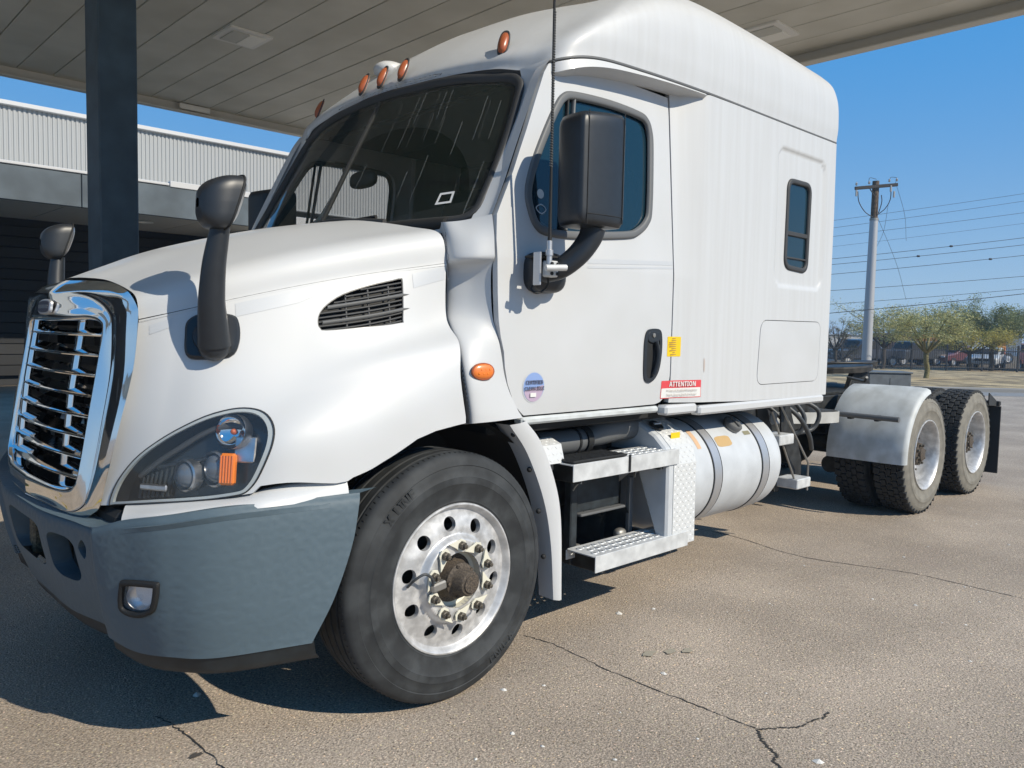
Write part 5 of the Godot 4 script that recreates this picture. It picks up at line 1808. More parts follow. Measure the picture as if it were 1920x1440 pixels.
func build_doors(t: Node3D) -> void:
	var o := pts2([0.413, 1.129, 0.350, 1.178, 0.303, 1.271, 0.285, 1.340, 0.278, 1.406, 0.258, 1.470, 0.244, 1.539, 0.236, 1.650, 0.232, 1.758, 0.228, 1.870, 0.235, 1.974])
	o.append_array(pts2([0.280, 2.060, 0.336, 2.165, 0.380, 2.262, 0.425, 2.358, 0.485, 2.495, 0.545, 2.628, 0.575, 2.672, 0.625, 2.700, 0.75, 2.712, 1.0, 2.716, 1.25, 2.718, 1.476, 2.718]))
	for i in range(1, 16):
		o.append(Vector2(1.480, 2.718 - 1.44 * i / 15.0))
	o.append_array(pts2([1.474, 1.232, 1.462, 1.195, 1.44, 1.160, 1.41, 1.140, 1.37, 1.131, 1.1, 1.129, 0.8, 1.129, 0.6, 1.129]))
	var win := soft(pts2([0.405, 2.089, 0.420, 2.005, 0.455, 1.945, 0.52, 1.918, 0.70, 1.918, 1.08, 1.955, 1.19, 1.985, 1.270, 2.045, 1.302, 2.13, 1.325, 2.42, 1.318, 2.52, 1.285, 2.572, 1.215, 2.592, 0.99, 2.598, 0.74, 2.582, 0.66, 2.556, 0.605, 2.495, 0.52, 2.356, 0.442, 2.206]), 4)
	var out := V(0, 0, 1)
	for k in 2:
		var d := part("door", t, Transform3D.IDENTITY if k == 0 else FLIP)
		obj("door_skin", panel(door_at, o, [win], Vector2(0.03, 0.03), 0.03, out), M.paint, d)
		obj("window_frame", band(door_at, inset(win, -0.006), 0.040, 0.013, out), M.grey_frame, d)
		var gl := part("door_window", d)
		obj("window_glass", panel(door_at, inset(win, 0.02), [], Vector2(0.06, 0.06), 0.0, out, -0.012), M.side_glass if k == 0 else M.far_glass, gl)
		# division bar between vent pane and the drop glass
		obj("division_bar", tube([door_at(0.655, 1.95) + V(0, 0, -0.006), door_at(0.70, 2.25) + V(0, 0, -0.006), door_at(0.742, 2.56) + V(0, 0, -0.006)], 0.015, 8, null, false, true, 0.6), M.grey_frame, gl)
		obj("run_channel", tube([door_at(0.628, 1.95) + V(0, 0, -0.006), door_at(0.66, 2.2) + V(0, 0, -0.006), door_at(0.700, 2.55) + V(0, 0, -0.006)], 0.012, 8, null, false, true, 0.6), M.black, gl)
		if k == 0:
			obj("window_sticker", panel(door_at, circle(0.508, 2.095, 0.021, 20), [], Vector2(0.05, 0.05), 0.0, out, -0.0095), M.decal_white, gl)
			obj("window_sticker", panel(door_at, soft(pts2([0.543, 2.03, 0.51, 2.052, 0.475, 2.03, 0.51, 2.006]), 4), [soft(pts2([0.537, 2.03, 0.51, 2.046, 0.481, 2.03, 0.51, 2.012]), 4)], Vector2(0.05, 0.05), 0.0, out, -0.0095), M.decal_film, gl)
		# handle: sunk black pan, paddle, lock
		var h := part("door_handle", d)
		var pan := soft(pts2([1.246, 1.455, 1.262, 1.505, 1.305, 1.520, 1.372, 1.516, 1.392, 1.480, 1.394, 1.40, 1.378, 1.318, 1.345, 1.268, 1.300, 1.246, 1.260, 1.258, 1.246, 1.30, 1.244, 1.38]), 4)
		obj("handle_bezel", panel(door_at, pan, [inset(pan, 0.022)], Vector2(0.03, 0.03), 0.01, out, 0.007), M.plastic, h)
		obj("handle_pan", panel(door_at, inset(pan, 0.018), [], Vector2(0.03, 0.03), 0.0, out, 0.0015), M.black, h)
		obj("handle_paddle", tube(curve([V(1.318, 1.288, 1.181), V(1.330, 1.34, 1.191), V(1.336, 1.40, 1.192), V(1.330, 1.455, 1.182)], 5), 0.0165, 12, null, false, true, 0.55), M.plastic, h)
		obj("handle_head", prism(soft(pts2([1.268, 1.47, 1.285, 1.507, 1.355, 1.505, 1.375, 1.47, 1.345, 1.447, 1.295, 1.449]), 4), 0.010, 0.004, null, Transform3D(Basis(), V(0, 0, 1.169))), M.plastic, h)
		obj("lock_cylinder", lathe([Vector2(0.011, 0.0), Vector2(0.011, 0.006), Vector2(0.003, 0.007), Vector2(0.0, 0.003)], 16, null, Transform3D(Basis(), V(1.315, 1.487, 1.178))), M.steel, h)
		# traces of a peeled stripe
		obj("faded_decal", panel(door_at, pts2([0.80, 1.812, 1.476, 1.852, 1.476, 1.872, 0.80, 1.834]), [], Vector2(0.1, 0.1), 0.0, out, 0.001), M.decal_film, d)
		obj("faded_decal", panel(door_at, pts2([0.80, 1.790, 1.476, 1.833, 1.476, 1.842, 0.80, 1.800]), [], Vector2(0.1, 0.1), 0.0, out, 0.001), M.decal_film, d)
	# round clean-idle sticker
	var s := part("door_sticker", t)
	var c := V(0.461, 1.252, door_at(0.461, 1.252).z)
	obj("sticker_disc", panel(door_at, circle(c.x, c.y, 0.070, 32), [], Vector2(0.05, 0.05), 0.0, out, 0.0012), M.decal_film, s)
	obj("sticker_disc", panel(door_at, circle(c.x, c.y, 0.064, 32), [], Vector2(0.05, 0.05), 0.0, out, 0.0018), M.decal_blue, s)
	var warm := PackedVector2Array()
	for i in 17:
		warm.append(Vector2(c.x, c.y - 0.004) + Vector2.from_angle(PI + PI * i / 16.0 + 0.2) * 0.060)
	obj("sticker_disc", panel(door_at, warm, [], Vector2(0.05, 0.05), 0.0, out, 0.0024), M.decal_pink, s)
	letters("sticker_lettering", "CERTIFIED", 0.023, M.print_dark, s, Transform3D(Basis(), c + V(0, 0.021, 0.0065)), 0.0006, true, 0.95)
	letters("sticker_lettering", "CLEAN IDLE", 0.023, M.print_dark, s, Transform3D(Basis(), c + V(0, -0.006, 0.0065)), 0.0006, true, 0.95)
	obj("sticker_box", box(c + V(-0.006, -0.034, 0.005), V(0.036, 0.018, 0.001), 0.0003), M.decal_white, s)

func build_roof(t: Node3D) -> void:
	var rn := [
		[V(0.460, 2.735, 0), V(0.485, 2.726, 0.47), V(0.520, 2.702, 0.80), V(0.566, 2.672, 0.975), V(0.61, 2.700, 1.130), V(0.80, 2.742, 1.182), V(1.13, 2.763, 1.192), V(1.69, 2.779, 1.198), V(2.44, 2.785, 1.198), V(3.262, 2.793, 1.198)],
		[V(0.468, 2.79, 0), V(0.494, 2.785, 0.45), V(0.545, 2.778, 0.80), V(0.605, 2.778, 1.0), V(0.70, 2.82, 1.150), V(0.88, 2.87, 1.190), V(1.16, 2.89, 1.202), V(1.69, 2.90, 1.206), V(2.44, 2.90, 1.206), V(3.262, 2.90, 1.206)],
		[V(0.60, 2.92, 0), V(0.64, 2.92, 0.42), V(0.72, 2.92, 0.76), V(0.80, 2.93, 0.95), V(0.90, 2.97, 1.11), V(1.02, 3.01, 1.165), V(1.24, 3.05, 1.19), V(1.69, 3.08, 1.195), V(2.44, 3.08, 1.195), V(3.25, 3.07, 1.195)],
		[V(0.84, 3.09, 0), V(0.88, 3.09, 0.38), V(0.95, 3.09, 0.68), V(1.02, 3.10, 0.86), V(1.12, 3.13, 1.00), V(1.22, 3.16, 1.07), V(1.38, 3.19, 1.12), V(1.72, 3.22, 1.14), V(2.44, 3.215, 1.14), V(3.20, 3.19, 1.14)],
		[V(1.16, 3.26, 0), V(1.18, 3.26, 0.32), V(1.22, 3.25, 0.55), V(1.28, 3.25, 0.70), V(1.36, 3.27, 0.82), V(1.44, 3.29, 0.88), V(1.56, 3.31, 0.93), V(1.80, 3.33, 0.96), V(2.44, 3.325, 0.96), V(3.12, 3.29, 0.96)],
		[V(1.6, 3.40, 0), V(1.61, 3.40, 0.15), V(1.62, 3.40, 0.25), V(1.64, 3.40, 0.3), V(1.68, 3.40, 0.36), V(1.72, 3.405, 0.4), V(1.80, 3.41, 0.42), V(1.95, 3.42, 0.42), V(2.44, 3.42, 0.42), V(3.06, 3.37, 0.42)],
		[V(1.75, 3.42, 0), V(1.77, 3.42, 0), V(1.79, 3.42, 0), V(1.81, 3.42, 0), V(1.83, 3.42, 0), V(1.86, 3.425, 0), V(1.9, 3.43, 0), V(2.0, 3.435, 0), V(2.44, 3.435, 0), V(3.04, 3.38, 0)]]
	var rb := patch(rn, 110, 72, null, V(-0.2, 1, 0.6))
	# rear end closed
	for i in 36:
		var p0 := ev(rn, 9.0, 6.0 * i / 36.0)
		var p1 := ev(rn, 9.0, 6.0 * (i + 1) / 36.0)
		rb.flatq(p0, p1, V(3.22, p1.y - 0.03, p1.z * 0.97), V(3.22, p0.y - 0.03, p0.z * 0.97))
		rb.flat(V(3.22, p0.y - 0.03, p0.z * 0.97), V(3.22, p1.y - 0.03, p1.z * 0.97), V(3.22, 2.78, 0))
	both("roof_cap", rb, M.streaked, t)
	# closing strip between the screen and the roof
	var h0 := []
	var h1 := []
	for i in 31:
		var p := ev(rn, 3.0 * i / 30.0, 0.0)
		var k := p.z / 0.53 if p.z < 0.53 else 1.0 + (p.z - 0.53) / 0.442
		var q := V(lerpf(0.452, 0.487, minf(k, 1.0)) + maxf(k - 1.0, 0.0) * 0.083, lerpf(2.715, 2.70, minf(k, 1.0)) - maxf(k - 1.0, 0.0) * 0.055, p.z)
		h0.append(p + V(0.003, 0.004, 0))
		h1.append(q + V(0.012, -0.03, 0))
	var hs := B.new()
	grid([h0, h1], hs, V(-1, 0, 0))
	both("header_strip", hs, M.gasket, t)
	# dark joint under the roof cap
	var jt := []
	for i in 61:
		jt.append(ev(rn, lerpf(2.9, 9.0, i / 60.0), 0.0) + V(-0.002, -0.007, -0.003))
	both("roof_joint", tube(jt, 0.0065, 6), M.grey_frame, t)
	# eave over the door
	var e0 := []
	var e1 := []
	var e2 := []
	var e3 := []
	for i in 49:
		var f := i / 48.0
		var u := lerpf(3.15, 6.98, f)
		var p := ev(rn, u, 0.0) + V(0, -0.015, 0.002)
		var grow := smoothstep(0.0, 0.22, f)
		var drop := lerpf(0.046, 0.010, smoothstep(0.15, 1.0, f)) * grow
		var q := p + V(0, -drop, 0.010 * grow)
		e0.append(p)
		e1.append(q)
		var zin := lerpf(door_at(p.x, 2.70).z, 1.196, smoothstep(1.50, 1.72, p.x))
		zin = lerpf(minf(q.z, 1.05 + (p.x - 0.56) * 0.5), zin, smoothstep(0.58, 0.72, p.x))
		e2.append(V(q.x, q.y - 0.004, lerpf(q.z, zin, 0.4)))
		e3.append(V(q.x + 0.004, q.y - 0.012 - 0.020 * grow * (1.0 - f), zin - 0.003))
	var eb := B.new()
	grid([e0, e1], eb, V(0, 0.2, 1))
	grid([e1, e2, e3], eb, V(0, -1, 0.2))
	both("door_eave", eb, M.paint, t)
	# marker lamps
	for q in [V(0.4665, 2.800, 0.0), V(0.470, 2.800, 0.18), V(0.470, 2.800, -0.18), V(0.573, 2.805, 0.82), V(0.573, 2.805, -0.82)]:
		var nrm_ := V(-0.90, 0.36, signf(q.z) * (0.36 if absf(q.z) > 0.5 else 0.05))
		var lamp := part("roof_marker_lamp", t, place(q + V(-0.004, 0.02, 0), nrm_))
		var bb := B.new()
		var rows := []
		for j in 13:
			var f := j / 12.0
			var y := lerpf(-0.062, 0.062, f)
			var hw := 0.026 * sqrt(maxf(0.0, 1.0 - pow(absf(f * 2.0 - 1.0), 2.6)))
			var hz := 0.034 * sqrt(maxf(0.0, 1.0 - pow(absf(f * 2.0 - 1.0), 2.6))) * lerpf(1.05, 0.75, f)
			var r := []
			for i in 17:
				var a := PI * i / 16.0
				r.append(V(cos(a) * hw, y, sin(a) * hz - 0.004))
			rows.append(r)
		grid(rows, bb, V(0, 0, 1))
		obj("lamp_lens", bb, M.amber_dull, lamp)
		obj("lamp_base", prism(soft(pts2([0.03, 0, 0.022, 0.055, 0, 0.07, -0.022, 0.055, -0.03, 0, -0.022, -0.055, 0, -0.07, 0.022, -0.055]), 4), 0.006, 0.002), M.gasket, lamp)
	obj("roof_antenna_dome", blob(V(0.70, 2.965, -0.27), V(0.10, 0.05, 0.085), 2.2, 28, 14, null), M.paint, t)

func build_mirrors(t: Node3D) -> void:
	for k in 2:
		var m := part("door_mirror", t, Transform3D.IDENTITY if k == 0 else FLIP)
		var rows := []
		var prof := PackedVector2Array([Vector2(0.405, 1.452), Vector2(0.432, 1.474), Vector2(0.55, 1.486), Vector2(0.645, 1.478), Vector2(0.672, 1.462), Vector2(0.676, 1.40), Vector2(0.674, 1.315), Vector2(0.655, 1.298), Vector2(0.54, 1.290), Vector2(0.455, 1.300), Vector2(0.425, 1.325), Vector2(0.408, 1.39)])
		prof = soft(prof, 3)
		var cen := Vector2(0.55, 1.39)
		for j in 25:
			var f := j / 24.0
			var y := lerpf(1.912, 2.408, f)
			var e := minf(f, 1.0 - f) * 24.0
			var s := 1.0 if e >= 3.0 else sqrt(1.0 - pow(1.0 - e / 3.0, 2.0)) * 0.42 + 0.58
			if e < 0.01:
				s = 0.02
			var r := []
			for i in prof.size() + 1:
				var p := cen + (prof[i % prof.size()] - cen) * s
				r.append(V(p.x, y + (p.x - 0.55) * 0.10 * (1.0 if f > 0.5 else 0.05), p.y))
			rows.append(r)
		rows[0] = rows[0].map(func(q): return V(q.x, rows[1][0].y - 0.006, q.z))
		var hb := B.new()
		grid(rows, hb, Vector3.ZERO)
		obj("mirror_shell", hb, M.plastic, m)
		# seams of the shell
		var sl := []
		for i in 15:
			sl.append(V(0.432, 1.93 + 0.45 * i / 14.0, 1.4755))
		obj("shell_seam", tube(sl, 0.002, 5), M.black, m)
		var s2 := []
		for i in 15:
			s2.append(V(0.652, 1.95 + 0.455 * i / 14.0, 1.4785))
		obj("shell_seam", tube(s2, 0.0025, 5), M.black, m)
		obj("shell_seam", tube([V(0.432, 1.972, 1.476), V(0.55, 1.974, 1.4875), V(0.65, 1.976, 1.479)], 0.002, 5), M.black, m)
		obj("mirror_glass", box(V(0.679, 2.16, 1.385), V(0.006, 0.42, 0.13), 0.002), M.chrome, m)
		var arm := curve([V(0.56, 1.93, 1.40), V(0.55, 1.885, 1.39), V(0.515, 1.82, 1.36), V(0.47, 1.765, 1.31), V(0.44, 1.745, 1.25), V(0.44, 1.74, 1.17)], 5)
		var rad := []
		for i in arm.size():
			rad.append(lerpf(0.058, 0.046, i / float(arm.size() - 1)))
		obj("mirror_arm", tube(arm, rad, 16, null, false, true, 0.8), M.plastic, m)
		obj("arm_base", blob(V(0.485, 1.748, 1.195), V(0.105, 0.088, 0.062), 3.2, 30, 16), M.plastic, m)
	# radio antenna clamped to the driver's mirror
	var a := part("radio_antenna", t)
	obj("mount_plate", box(V(0.338, 1.752, 1.295), V(0.010, 0.135, 0.040), 0.002), M.strap, a)
	obj("mount_plate", box(V(0.395, 1.805, 1.262), V(0.095, 0.010, 0.105), 0.002), M.black, a)
	obj("clamp_block", box(V(0.385, 1.752, 1.325), V(0.056, 0.066, 0.045), 0.006), M.alu_step, a)
	for q in [[-0.017, 0.02], [0.017, 0.02], [-0.017, -0.02], [0.017, -0.02]]:
		obj("clamp_bolt", lathe([Vector2(0.0075, 0.0), Vector2(0.0075, 0.006), Vector2(0.0, 0.007)], 8, null, Transform3D(Basis(), V(0.385 + q[0], 1.752 + q[1], 1.3475))), M.black, a)
	obj("clamp_rod", tube([V(0.325, 1.752, 1.355), V(0.415, 1.757, 1.385)], 0.013, 12), M.alu_step, a)
	obj("antenna_stud", lathe([Vector2(0.0, -0.045), Vector2(0.012, -0.045), Vector2(0.012, -0.01), Vector2(0.016, -0.01), Vector2(0.016, 0.012), Vector2(0.011, 0.015), Vector2(0.011, 0.05), Vector2(0.0, 0.052)], 14, null, Transform3D(Vector3.RIGHT, Vector3.FORWARD, Vector3.UP, V(0.366, 1.815, 1.335))), M.strap, a)
	obj("antenna_whip", tube([V(0.366, 1.86, 1.335), V(0.366, 1.90, 1.335), V(0.366, 2.15, 1.335), V(0.362, 2.8, 1.335), V(0.360, 3.4, 1.335)], [0.0095, 0.007, 0.0055, 0.0055, 0.004], 10), M.black, a)
	var hx := []
	for i in 481:
		var f := i / 480.0
		hx.append(V(0.364 + cos(f * TAU * 60.0) * 0.0058, 2.16 + f * 0.62, 1.335 + sin(f * TAU * 60.0) * 0.0058))
	obj("antenna_coil", tube(hx, 0.0022, 4), M.grey_frame, a)
	obj("antenna_cable", tube(curve([V(0.37, 1.77, 1.30), V(0.40, 1.70, 1.30), V(0.39, 1.665, 1.28), V(0.36, 1.655, 1.27), V(0.345, 1.67, 1.255), V(0.37, 1.70, 1.25)], 6), 0.005, 6), M.black, a)

func build_cabin(t: Node3D) -> void:
	var c := part("cab_interior", t)
	obj("headliner", box(V(1.25, 2.69, 0), V(1.1, 0.03, 1.9), 0.01), M.seat, c)
	obj("floor", box(V(1.8, 1.16, 0), V(2.8, 0.05, 2.2), 0.01), M.seat, c)
	obj("rear_curtain", box(V(1.95, 1.95, 0), V(0.05, 1.6, 2.2), 0.01), M.seat, c)
	obj("firewall", box(V(0.20, 1.52, 0), V(0.06, 0.80, 1.7), 0.01), M.black, c)
	obj("dashboard", blob(V(0.52, 1.80, 0), V(0.36, 0.17, 1.02), 5.0, 28, 14), M.seat, c)
	for z in [0.58, -0.58]:
		var s := part("seat", c)
		obj("seat_cushion", blob(V(1.25, 1.66, z), V(0.27, 0.10, 0.27), 4.0, 20, 12), M.seat, s)
		obj("seat_back", blob(Vector3.ZERO, V(0.09, 0.40, 0.25), 4.0, 20, 14, null, Transform3D(Basis(Vector3.BACK, -0.18), V(1.53, 2.05, z))), M.seat, s)
		obj("headrest", blob(V(1.63, 2.50, z), V(0.06, 0.10, 0.14), 3.5, 16, 10), M.seat, s)
		obj("seat_base", box(V(1.28, 1.37, z), V(0.4, 0.4, 0.4), 0.04), M.black, s)
	var wheel := []
	for i in 36:
		var a := TAU * i / 36
		wheel.append(V(0.85, 2.02, 0.58) + V(0.35, 0.94, 0).normalized().cross(V(0, 0, 1)) * cos(a) * 0.23 + V(0, 0, 1) * sin(a) * 0.23)
	obj("steering_wheel", tube(wheel, 0.018, 8, null, true), M.plastic, c)
	obj("grab_handle", tube(curve([V(0.62, 2.15, -0.98), V(0.66, 2.22, -0.93), V(0.78, 2.45, -0.90), V(0.82, 2.52, -0.95)], 5), 0.014, 8), M.pointer, c)
	obj("interior_mirror", blob(V(0.62, 2.36, -0.42), V(0.03, 0.05, 0.13), 3.0, 16, 10), M.plastic, c)

# ---- wheels
func tyre_profile(rim_r: float, hw: float) -> Array:   # radius and distance outwards from the middle of the tread
	return [Vector2(0.288, hw - 0.022), Vector2(0.296, hw - 0.012), Vector2(0.312, hw - 0.004), Vector2(0.318, hw - 0.006), Vector2(0.345, hw + 0.002), Vector2(0.38, hw + 0.006), Vector2(0.383, hw + 0.0085), Vector2(0.41, hw + 0.0075), Vector2(0.413, hw + 0.0045), Vector2(0.435, hw + 0.001), Vector2(0.452, hw - 0.004), Vector2(0.455, hw - 0.002), Vector2(0.468, hw - 0.007), Vector2(0.482, hw - 0.013), Vector2(0.494, hw - 0.022), Vector2(0.500, hw - 0.034)]

func wheel_nuts(w: Node3D, n: int, r: float, z: float, long: float, pointers: bool) -> void:
	var nb := lathe([Vector2(0.0225, 0.0), Vector2(0.0225, 0.005), Vector2(0.018, 0.008)], 18)
	var hex := prism(circle(0, 0, 0.0175, 6), 0.024, 0.003)
	lathe([Vector2(0.009, 0.024), Vector2(0.009, 0.024 + long), Vector2(0.0, 0.026 + long)], 10, hex)
	var nm := nb.mesh()
	var hm := hex.mesh()
	var pm := prism(pts2([-0.028, 0.0, -0.016, -0.022, 0.010, -0.024, 0.022, -0.014, 0.064, 0.010, 0.020, 0.018, 0.0, 0.026, -0.02, 0.018]), 0.006, 0.001).mesh()
	for k in n:
		var a := TAU * k / n + 0.2
		var at := Transform3D(Basis(Vector3.BACK, a * 1.7), V(cos(a) * r, sin(a) * r, z))
		if pointers:
			obj("nut_pointer", pm, M.pointer, w, Transform3D(Basis(Vector3.BACK, a + PI / 2 + (0.5 if k % 2 else -0.35)), V(cos(a) * r, sin(a) * r, z + 0.008)))
		var nut := part("wheel_nut", w, at)
		nut.free()
		taken[str(w.get_instance_id()) + "wheel_nut"] -= 1
		obj("wheel_nut", hm, M.nut, w, at.translated_local(V(0, 0, 0.008)))
		obj("nut_washer", nm, M.pointer if pointers else M.nut, w, at.translated_local(V(0, 0, 0.003)))

func build_front_wheels(t: Node3D) -> void:
	var hw := 0.140
	var zc := 1.072
	var outer := tyre_profile(0.3, hw)
	var prof := outer.duplicate()
	# four straight grooves round the tread
	var edge := hw - 0.034
	for g in [0.075, 0.026, -0.026, -0.075]:
		prof.append_array([Vector2(0.5045, g + 0.007), Vector2(0.490, g + 0.004), Vector2(0.490, g - 0.004), Vector2(0.5045, g - 0.007)])
	for i in range(outer.size() - 1, -1, -1):
		prof.append(Vector2(outer[i].x, -outer[i].y))
	var w := part("front_wheel", t, Transform3D(Basis(Vector3.BACK, 0.12), V(0, 0.5045, zc)))
	obj("tyre", lathe(prof, 96), M.tyre, w)
	# shoulder sipes: small notches round the tread edge
	var sip := B.new()
	for i in 120:
		var a := TAU * i / 120
		box(V(0, 0, 0), V(0.004, 0.010, 0.02), 0.0008, sip, Transform3D(Basis(Vector3.BACK, a), V(-sin(a), cos(a), 0) * 0.4985 + V(0, 0, edge - 0.012)))
	obj("shoulder_sipes", sip, M.black, w).set_meta("kind", "stuff")
	for q in [["X", 132.0], ["L", 125.5], ["I", 122.3], ["N", 119.0], ["E", 114.5], ["X", -52.0], ["L", -58.0], ["I", -61.0], ["N", -64.5], ["E", -69.0]]:
		var a := deg_to_rad(q[1])
		var rr := 0.428
		var up := V(cos(a), sin(a), 0) * (1.0 if q[1] > 0 else -1.0)
		letters("sidewall_letter", q[0], 0.058, M.tyre, w, Transform3D(up.cross(Vector3.BACK), up, Vector3.BACK, V(cos(a) * rr, sin(a) * rr, hw + 0.002)), 0.005)
	# polished rim: lip, ten hand holes, raised nut face
	obj("rim_lip", lathe([Vector2(0.286, hw - 0.05), Vector2(0.292, hw - 0.022), Vector2(0.300, hw - 0.016), Vector2(0.3045, hw - 0.010), Vector2(0.303, hw - 0.004), Vector2(0.297, hw - 0.003), Vector2(0.290, hw - 0.008), Vector2(0.283, hw - 0.022), Vector2(0.277, hw - 0.028)], 72), M.wheel_alu, w)
	var dish := func(x: float, y: float) -> Vector3:
		var r := sqrt(x * x + y * y)
		var z := hw - 0.028
		z += 0.016 * smoothstep(0.278, 0.20, r)
		z += 0.030 * smoothstep(0.182, 0.158, r)
		return Vector3(x, y, z)
	var holes := [circle(0, 0, 0.112, 48)]
	for k in 10:
		var a := TAU * k / 10 + 0.30
		holes.append(circle(cos(a) * 0.2235, sin(a) * 0.2235, 0.0295, 24))
	obj("rim_disc", panel(dish, circle(0, 0, 0.279, 96), holes, Vector2(0.0065, 0.0065), 0.022, V(0, 0, 1)), M.wheel_alu, w)
	obj("rim_barrel", lathe([Vector2(0.284, hw - 0.03), Vector2(0.27, hw - 0.07), Vector2(0.262, -0.05), Vector2(0.29, -hw + 0.02)], 48), M.chassis, w)
	obj("brake_drum", lathe([Vector2(0.0, 0.03), Vector2(0.20, 0.03), Vector2(0.22, 0.0), Vector2(0.22, -0.16)], 32), M.black, w)
	obj("hub_seat", lathe([Vector2(0.112, hw + 0.012), Vector2(0.112, hw - 0.02), Vector2(0.100, hw - 0.03), Vector2(0.07, hw - 0.03)], 40), M.pointer, w)
	obj("hub", lathe([Vector2(0.098, hw - 0.06), Vector2(0.098, hw - 0.026), Vector2(0.082, hw - 0.02), Vector2(0.074, hw + 0.0), Vector2(0.070, hw + 0.028), Vector2(0.060, hw + 0.034), Vector2(0.054, hw + 0.040), Vector2(0.050, hw + 0.080), Vector2(0.044, hw + 0.088), Vector2(0.034, hw + 0.090), Vector2(0.033, hw + 0.096), Vector2(0.010, hw + 0.097), Vector2(0.0, hw + 0.097)], 40), M.rust, w)
	for k in 5:
		var a := TAU * k / 5 + 0.5
		obj("hub_bolt", prism(circle(0, 0, 0.008, 6), 0.008, 0.001, null, Transform3D(Basis(), V(cos(a) * 0.063, sin(a) * 0.063, hw + 0.031))), M.rust, w)
	wheel_nuts(w, 10, 0.1425, hw + 0.018, 0.012, true)
	obj("valve_bracket", box(V(-0.118, 0.018, hw + 0.034), V(0.07, 0.034, 0.03), 0.006), M.steel, w)
	obj("valve_hose", tube(curve([V(-0.145, 0.015, hw + 0.036), V(-0.152, 0.06, hw + 0.05), V(-0.185, 0.092, hw + 0.05), V(-0.222, 0.075, hw + 0.03), V(-0.228, 0.04, hw - 0.01)], 6), 0.0055, 8), M.hose, w)
	var r := part("front_wheel", t, Transform3D(Basis(Vector3.UP, PI), V(0, 0.5045, -zc)))
	for o in w.get_children():
		if not str(o.name).begins_with("sidewall") and not str(o.name).begins_with("nut") and not str(o.name).begins_with("wheel_nut"):
			var d := o.duplicate()
			r.add_child(d, true)

func build_rear_wheels(t: Node3D) -> void:
	var hw := 0.135
	var outer := tyre_profile(0.3, hw)
	var prof := []
	for q in outer:
		prof.append(Vector2(minf(q.x, 0.493), q.y))
	prof[-1] = Vector2(0.490, hw - 0.034)
	for i in range(prof.size() - 1, -1, -1):
		prof.append(Vector2(prof[i].x, -prof[i].y))
	var body := lathe(prof, 72).mesh()
	# deep block tread: five staggered rows of lugs
	var tr := B.new()
	var n := 46
	for row in 5:
		var z: float = [-0.096, -0.046, 0.0, 0.046, 0.096][row]
		for i in n:
			var a := TAU * (i + (0.5 if row % 2 else 0.0)) / n
			var wz := 0.050 if row in [0, 4] else 0.040
			box(V(0, 0, 0), V(TAU * 0.5 / n - 0.012, 0.030, wz), 0.003, tr, Transform3D(Basis(Vector3.BACK, a) * Basis(Vector3.UP, 0.22 if row % 2 else -0.22), V(-sin(a), cos(a), 0) * 0.4935 + V(0, 0, z)))
	var trm := tr.mesh()
	for i in n:
		pass
	var lip := lathe([Vector2(0.286, 0.10), Vector2(0.296, 0.118), Vector2(0.3045, 0.130), Vector2(0.303, 0.137), Vector2(0.296, 0.138), Vector2(0.286, 0.130), Vector2(0.278, 0.112), Vector2(0.268, 0.085), Vector2(0.263, 0.03), Vector2(0.262, -0.022), Vector2(0.252, -0.034), Vector2(0.225, -0.030), Vector2(0.175, -0.020), Vector2(0.115, -0.018), Vector2(0.10, -0.018)], 72).mesh()
	var hub := lathe([Vector2(0.112, -0.018), Vector2(0.108, 0.03), Vector2(0.098, 0.055), Vector2(0.096, 0.075), Vector2(0.060, 0.080), Vector2(0.055, 0.100), Vector2(0.03, 0.106), Vector2(0, 0.106)], 36).mesh()
	var first: Node3D = null
	for x in [X1, X2]:
		for s in [1, -1]:
			var w: Node3D
			if first == null:
				w = part("drive_wheel", t)
				obj("tyre", body, M.tyre_dusty, w)
				obj("tread_blocks", trm, M.tread, w).set_meta("kind", "stuff")
				obj("rim", lip, M.wheel_alu, w)
				obj("hub", hub, M.rust, w)
				wheel_nuts(w, 10, 0.1425, -0.016, 0.03, false)
				for k in 8:
					var a := TAU * k / 8
					obj("axle_bolt", prism(circle(0, 0, 0.011, 6), 0.022, 0.002, null, Transform3D(Basis(), V(cos(a) * 0.080, sin(a) * 0.080, 0.075))), M.nut, w)
				obj("inner_tyre", body, M.tyre, w, Transform3D(Basis(), V(0, 0, -0.33)))
				obj("inner_tread_blocks", trm, M.tread, w, Transform3D(Basis(), V(0, 0, -0.33))).set_meta("kind", "stuff")
				obj("inner_barrel", lathe([Vector2(0.27, 0.0), Vector2(0.27, -0.4)], 36), M.chassis, w)
				first = w
			else:
				w = first.duplicate()
				name_it(w, "drive_wheel", t)
				t.add_child(w, true)
			w.transform = Transform3D(Basis(Vector3.UP, 0.0 if s > 0 else PI) * Basis(Vector3.BACK, 0.3 if x == X1 else 0.75), V(x, 0.505, s * 1.085))

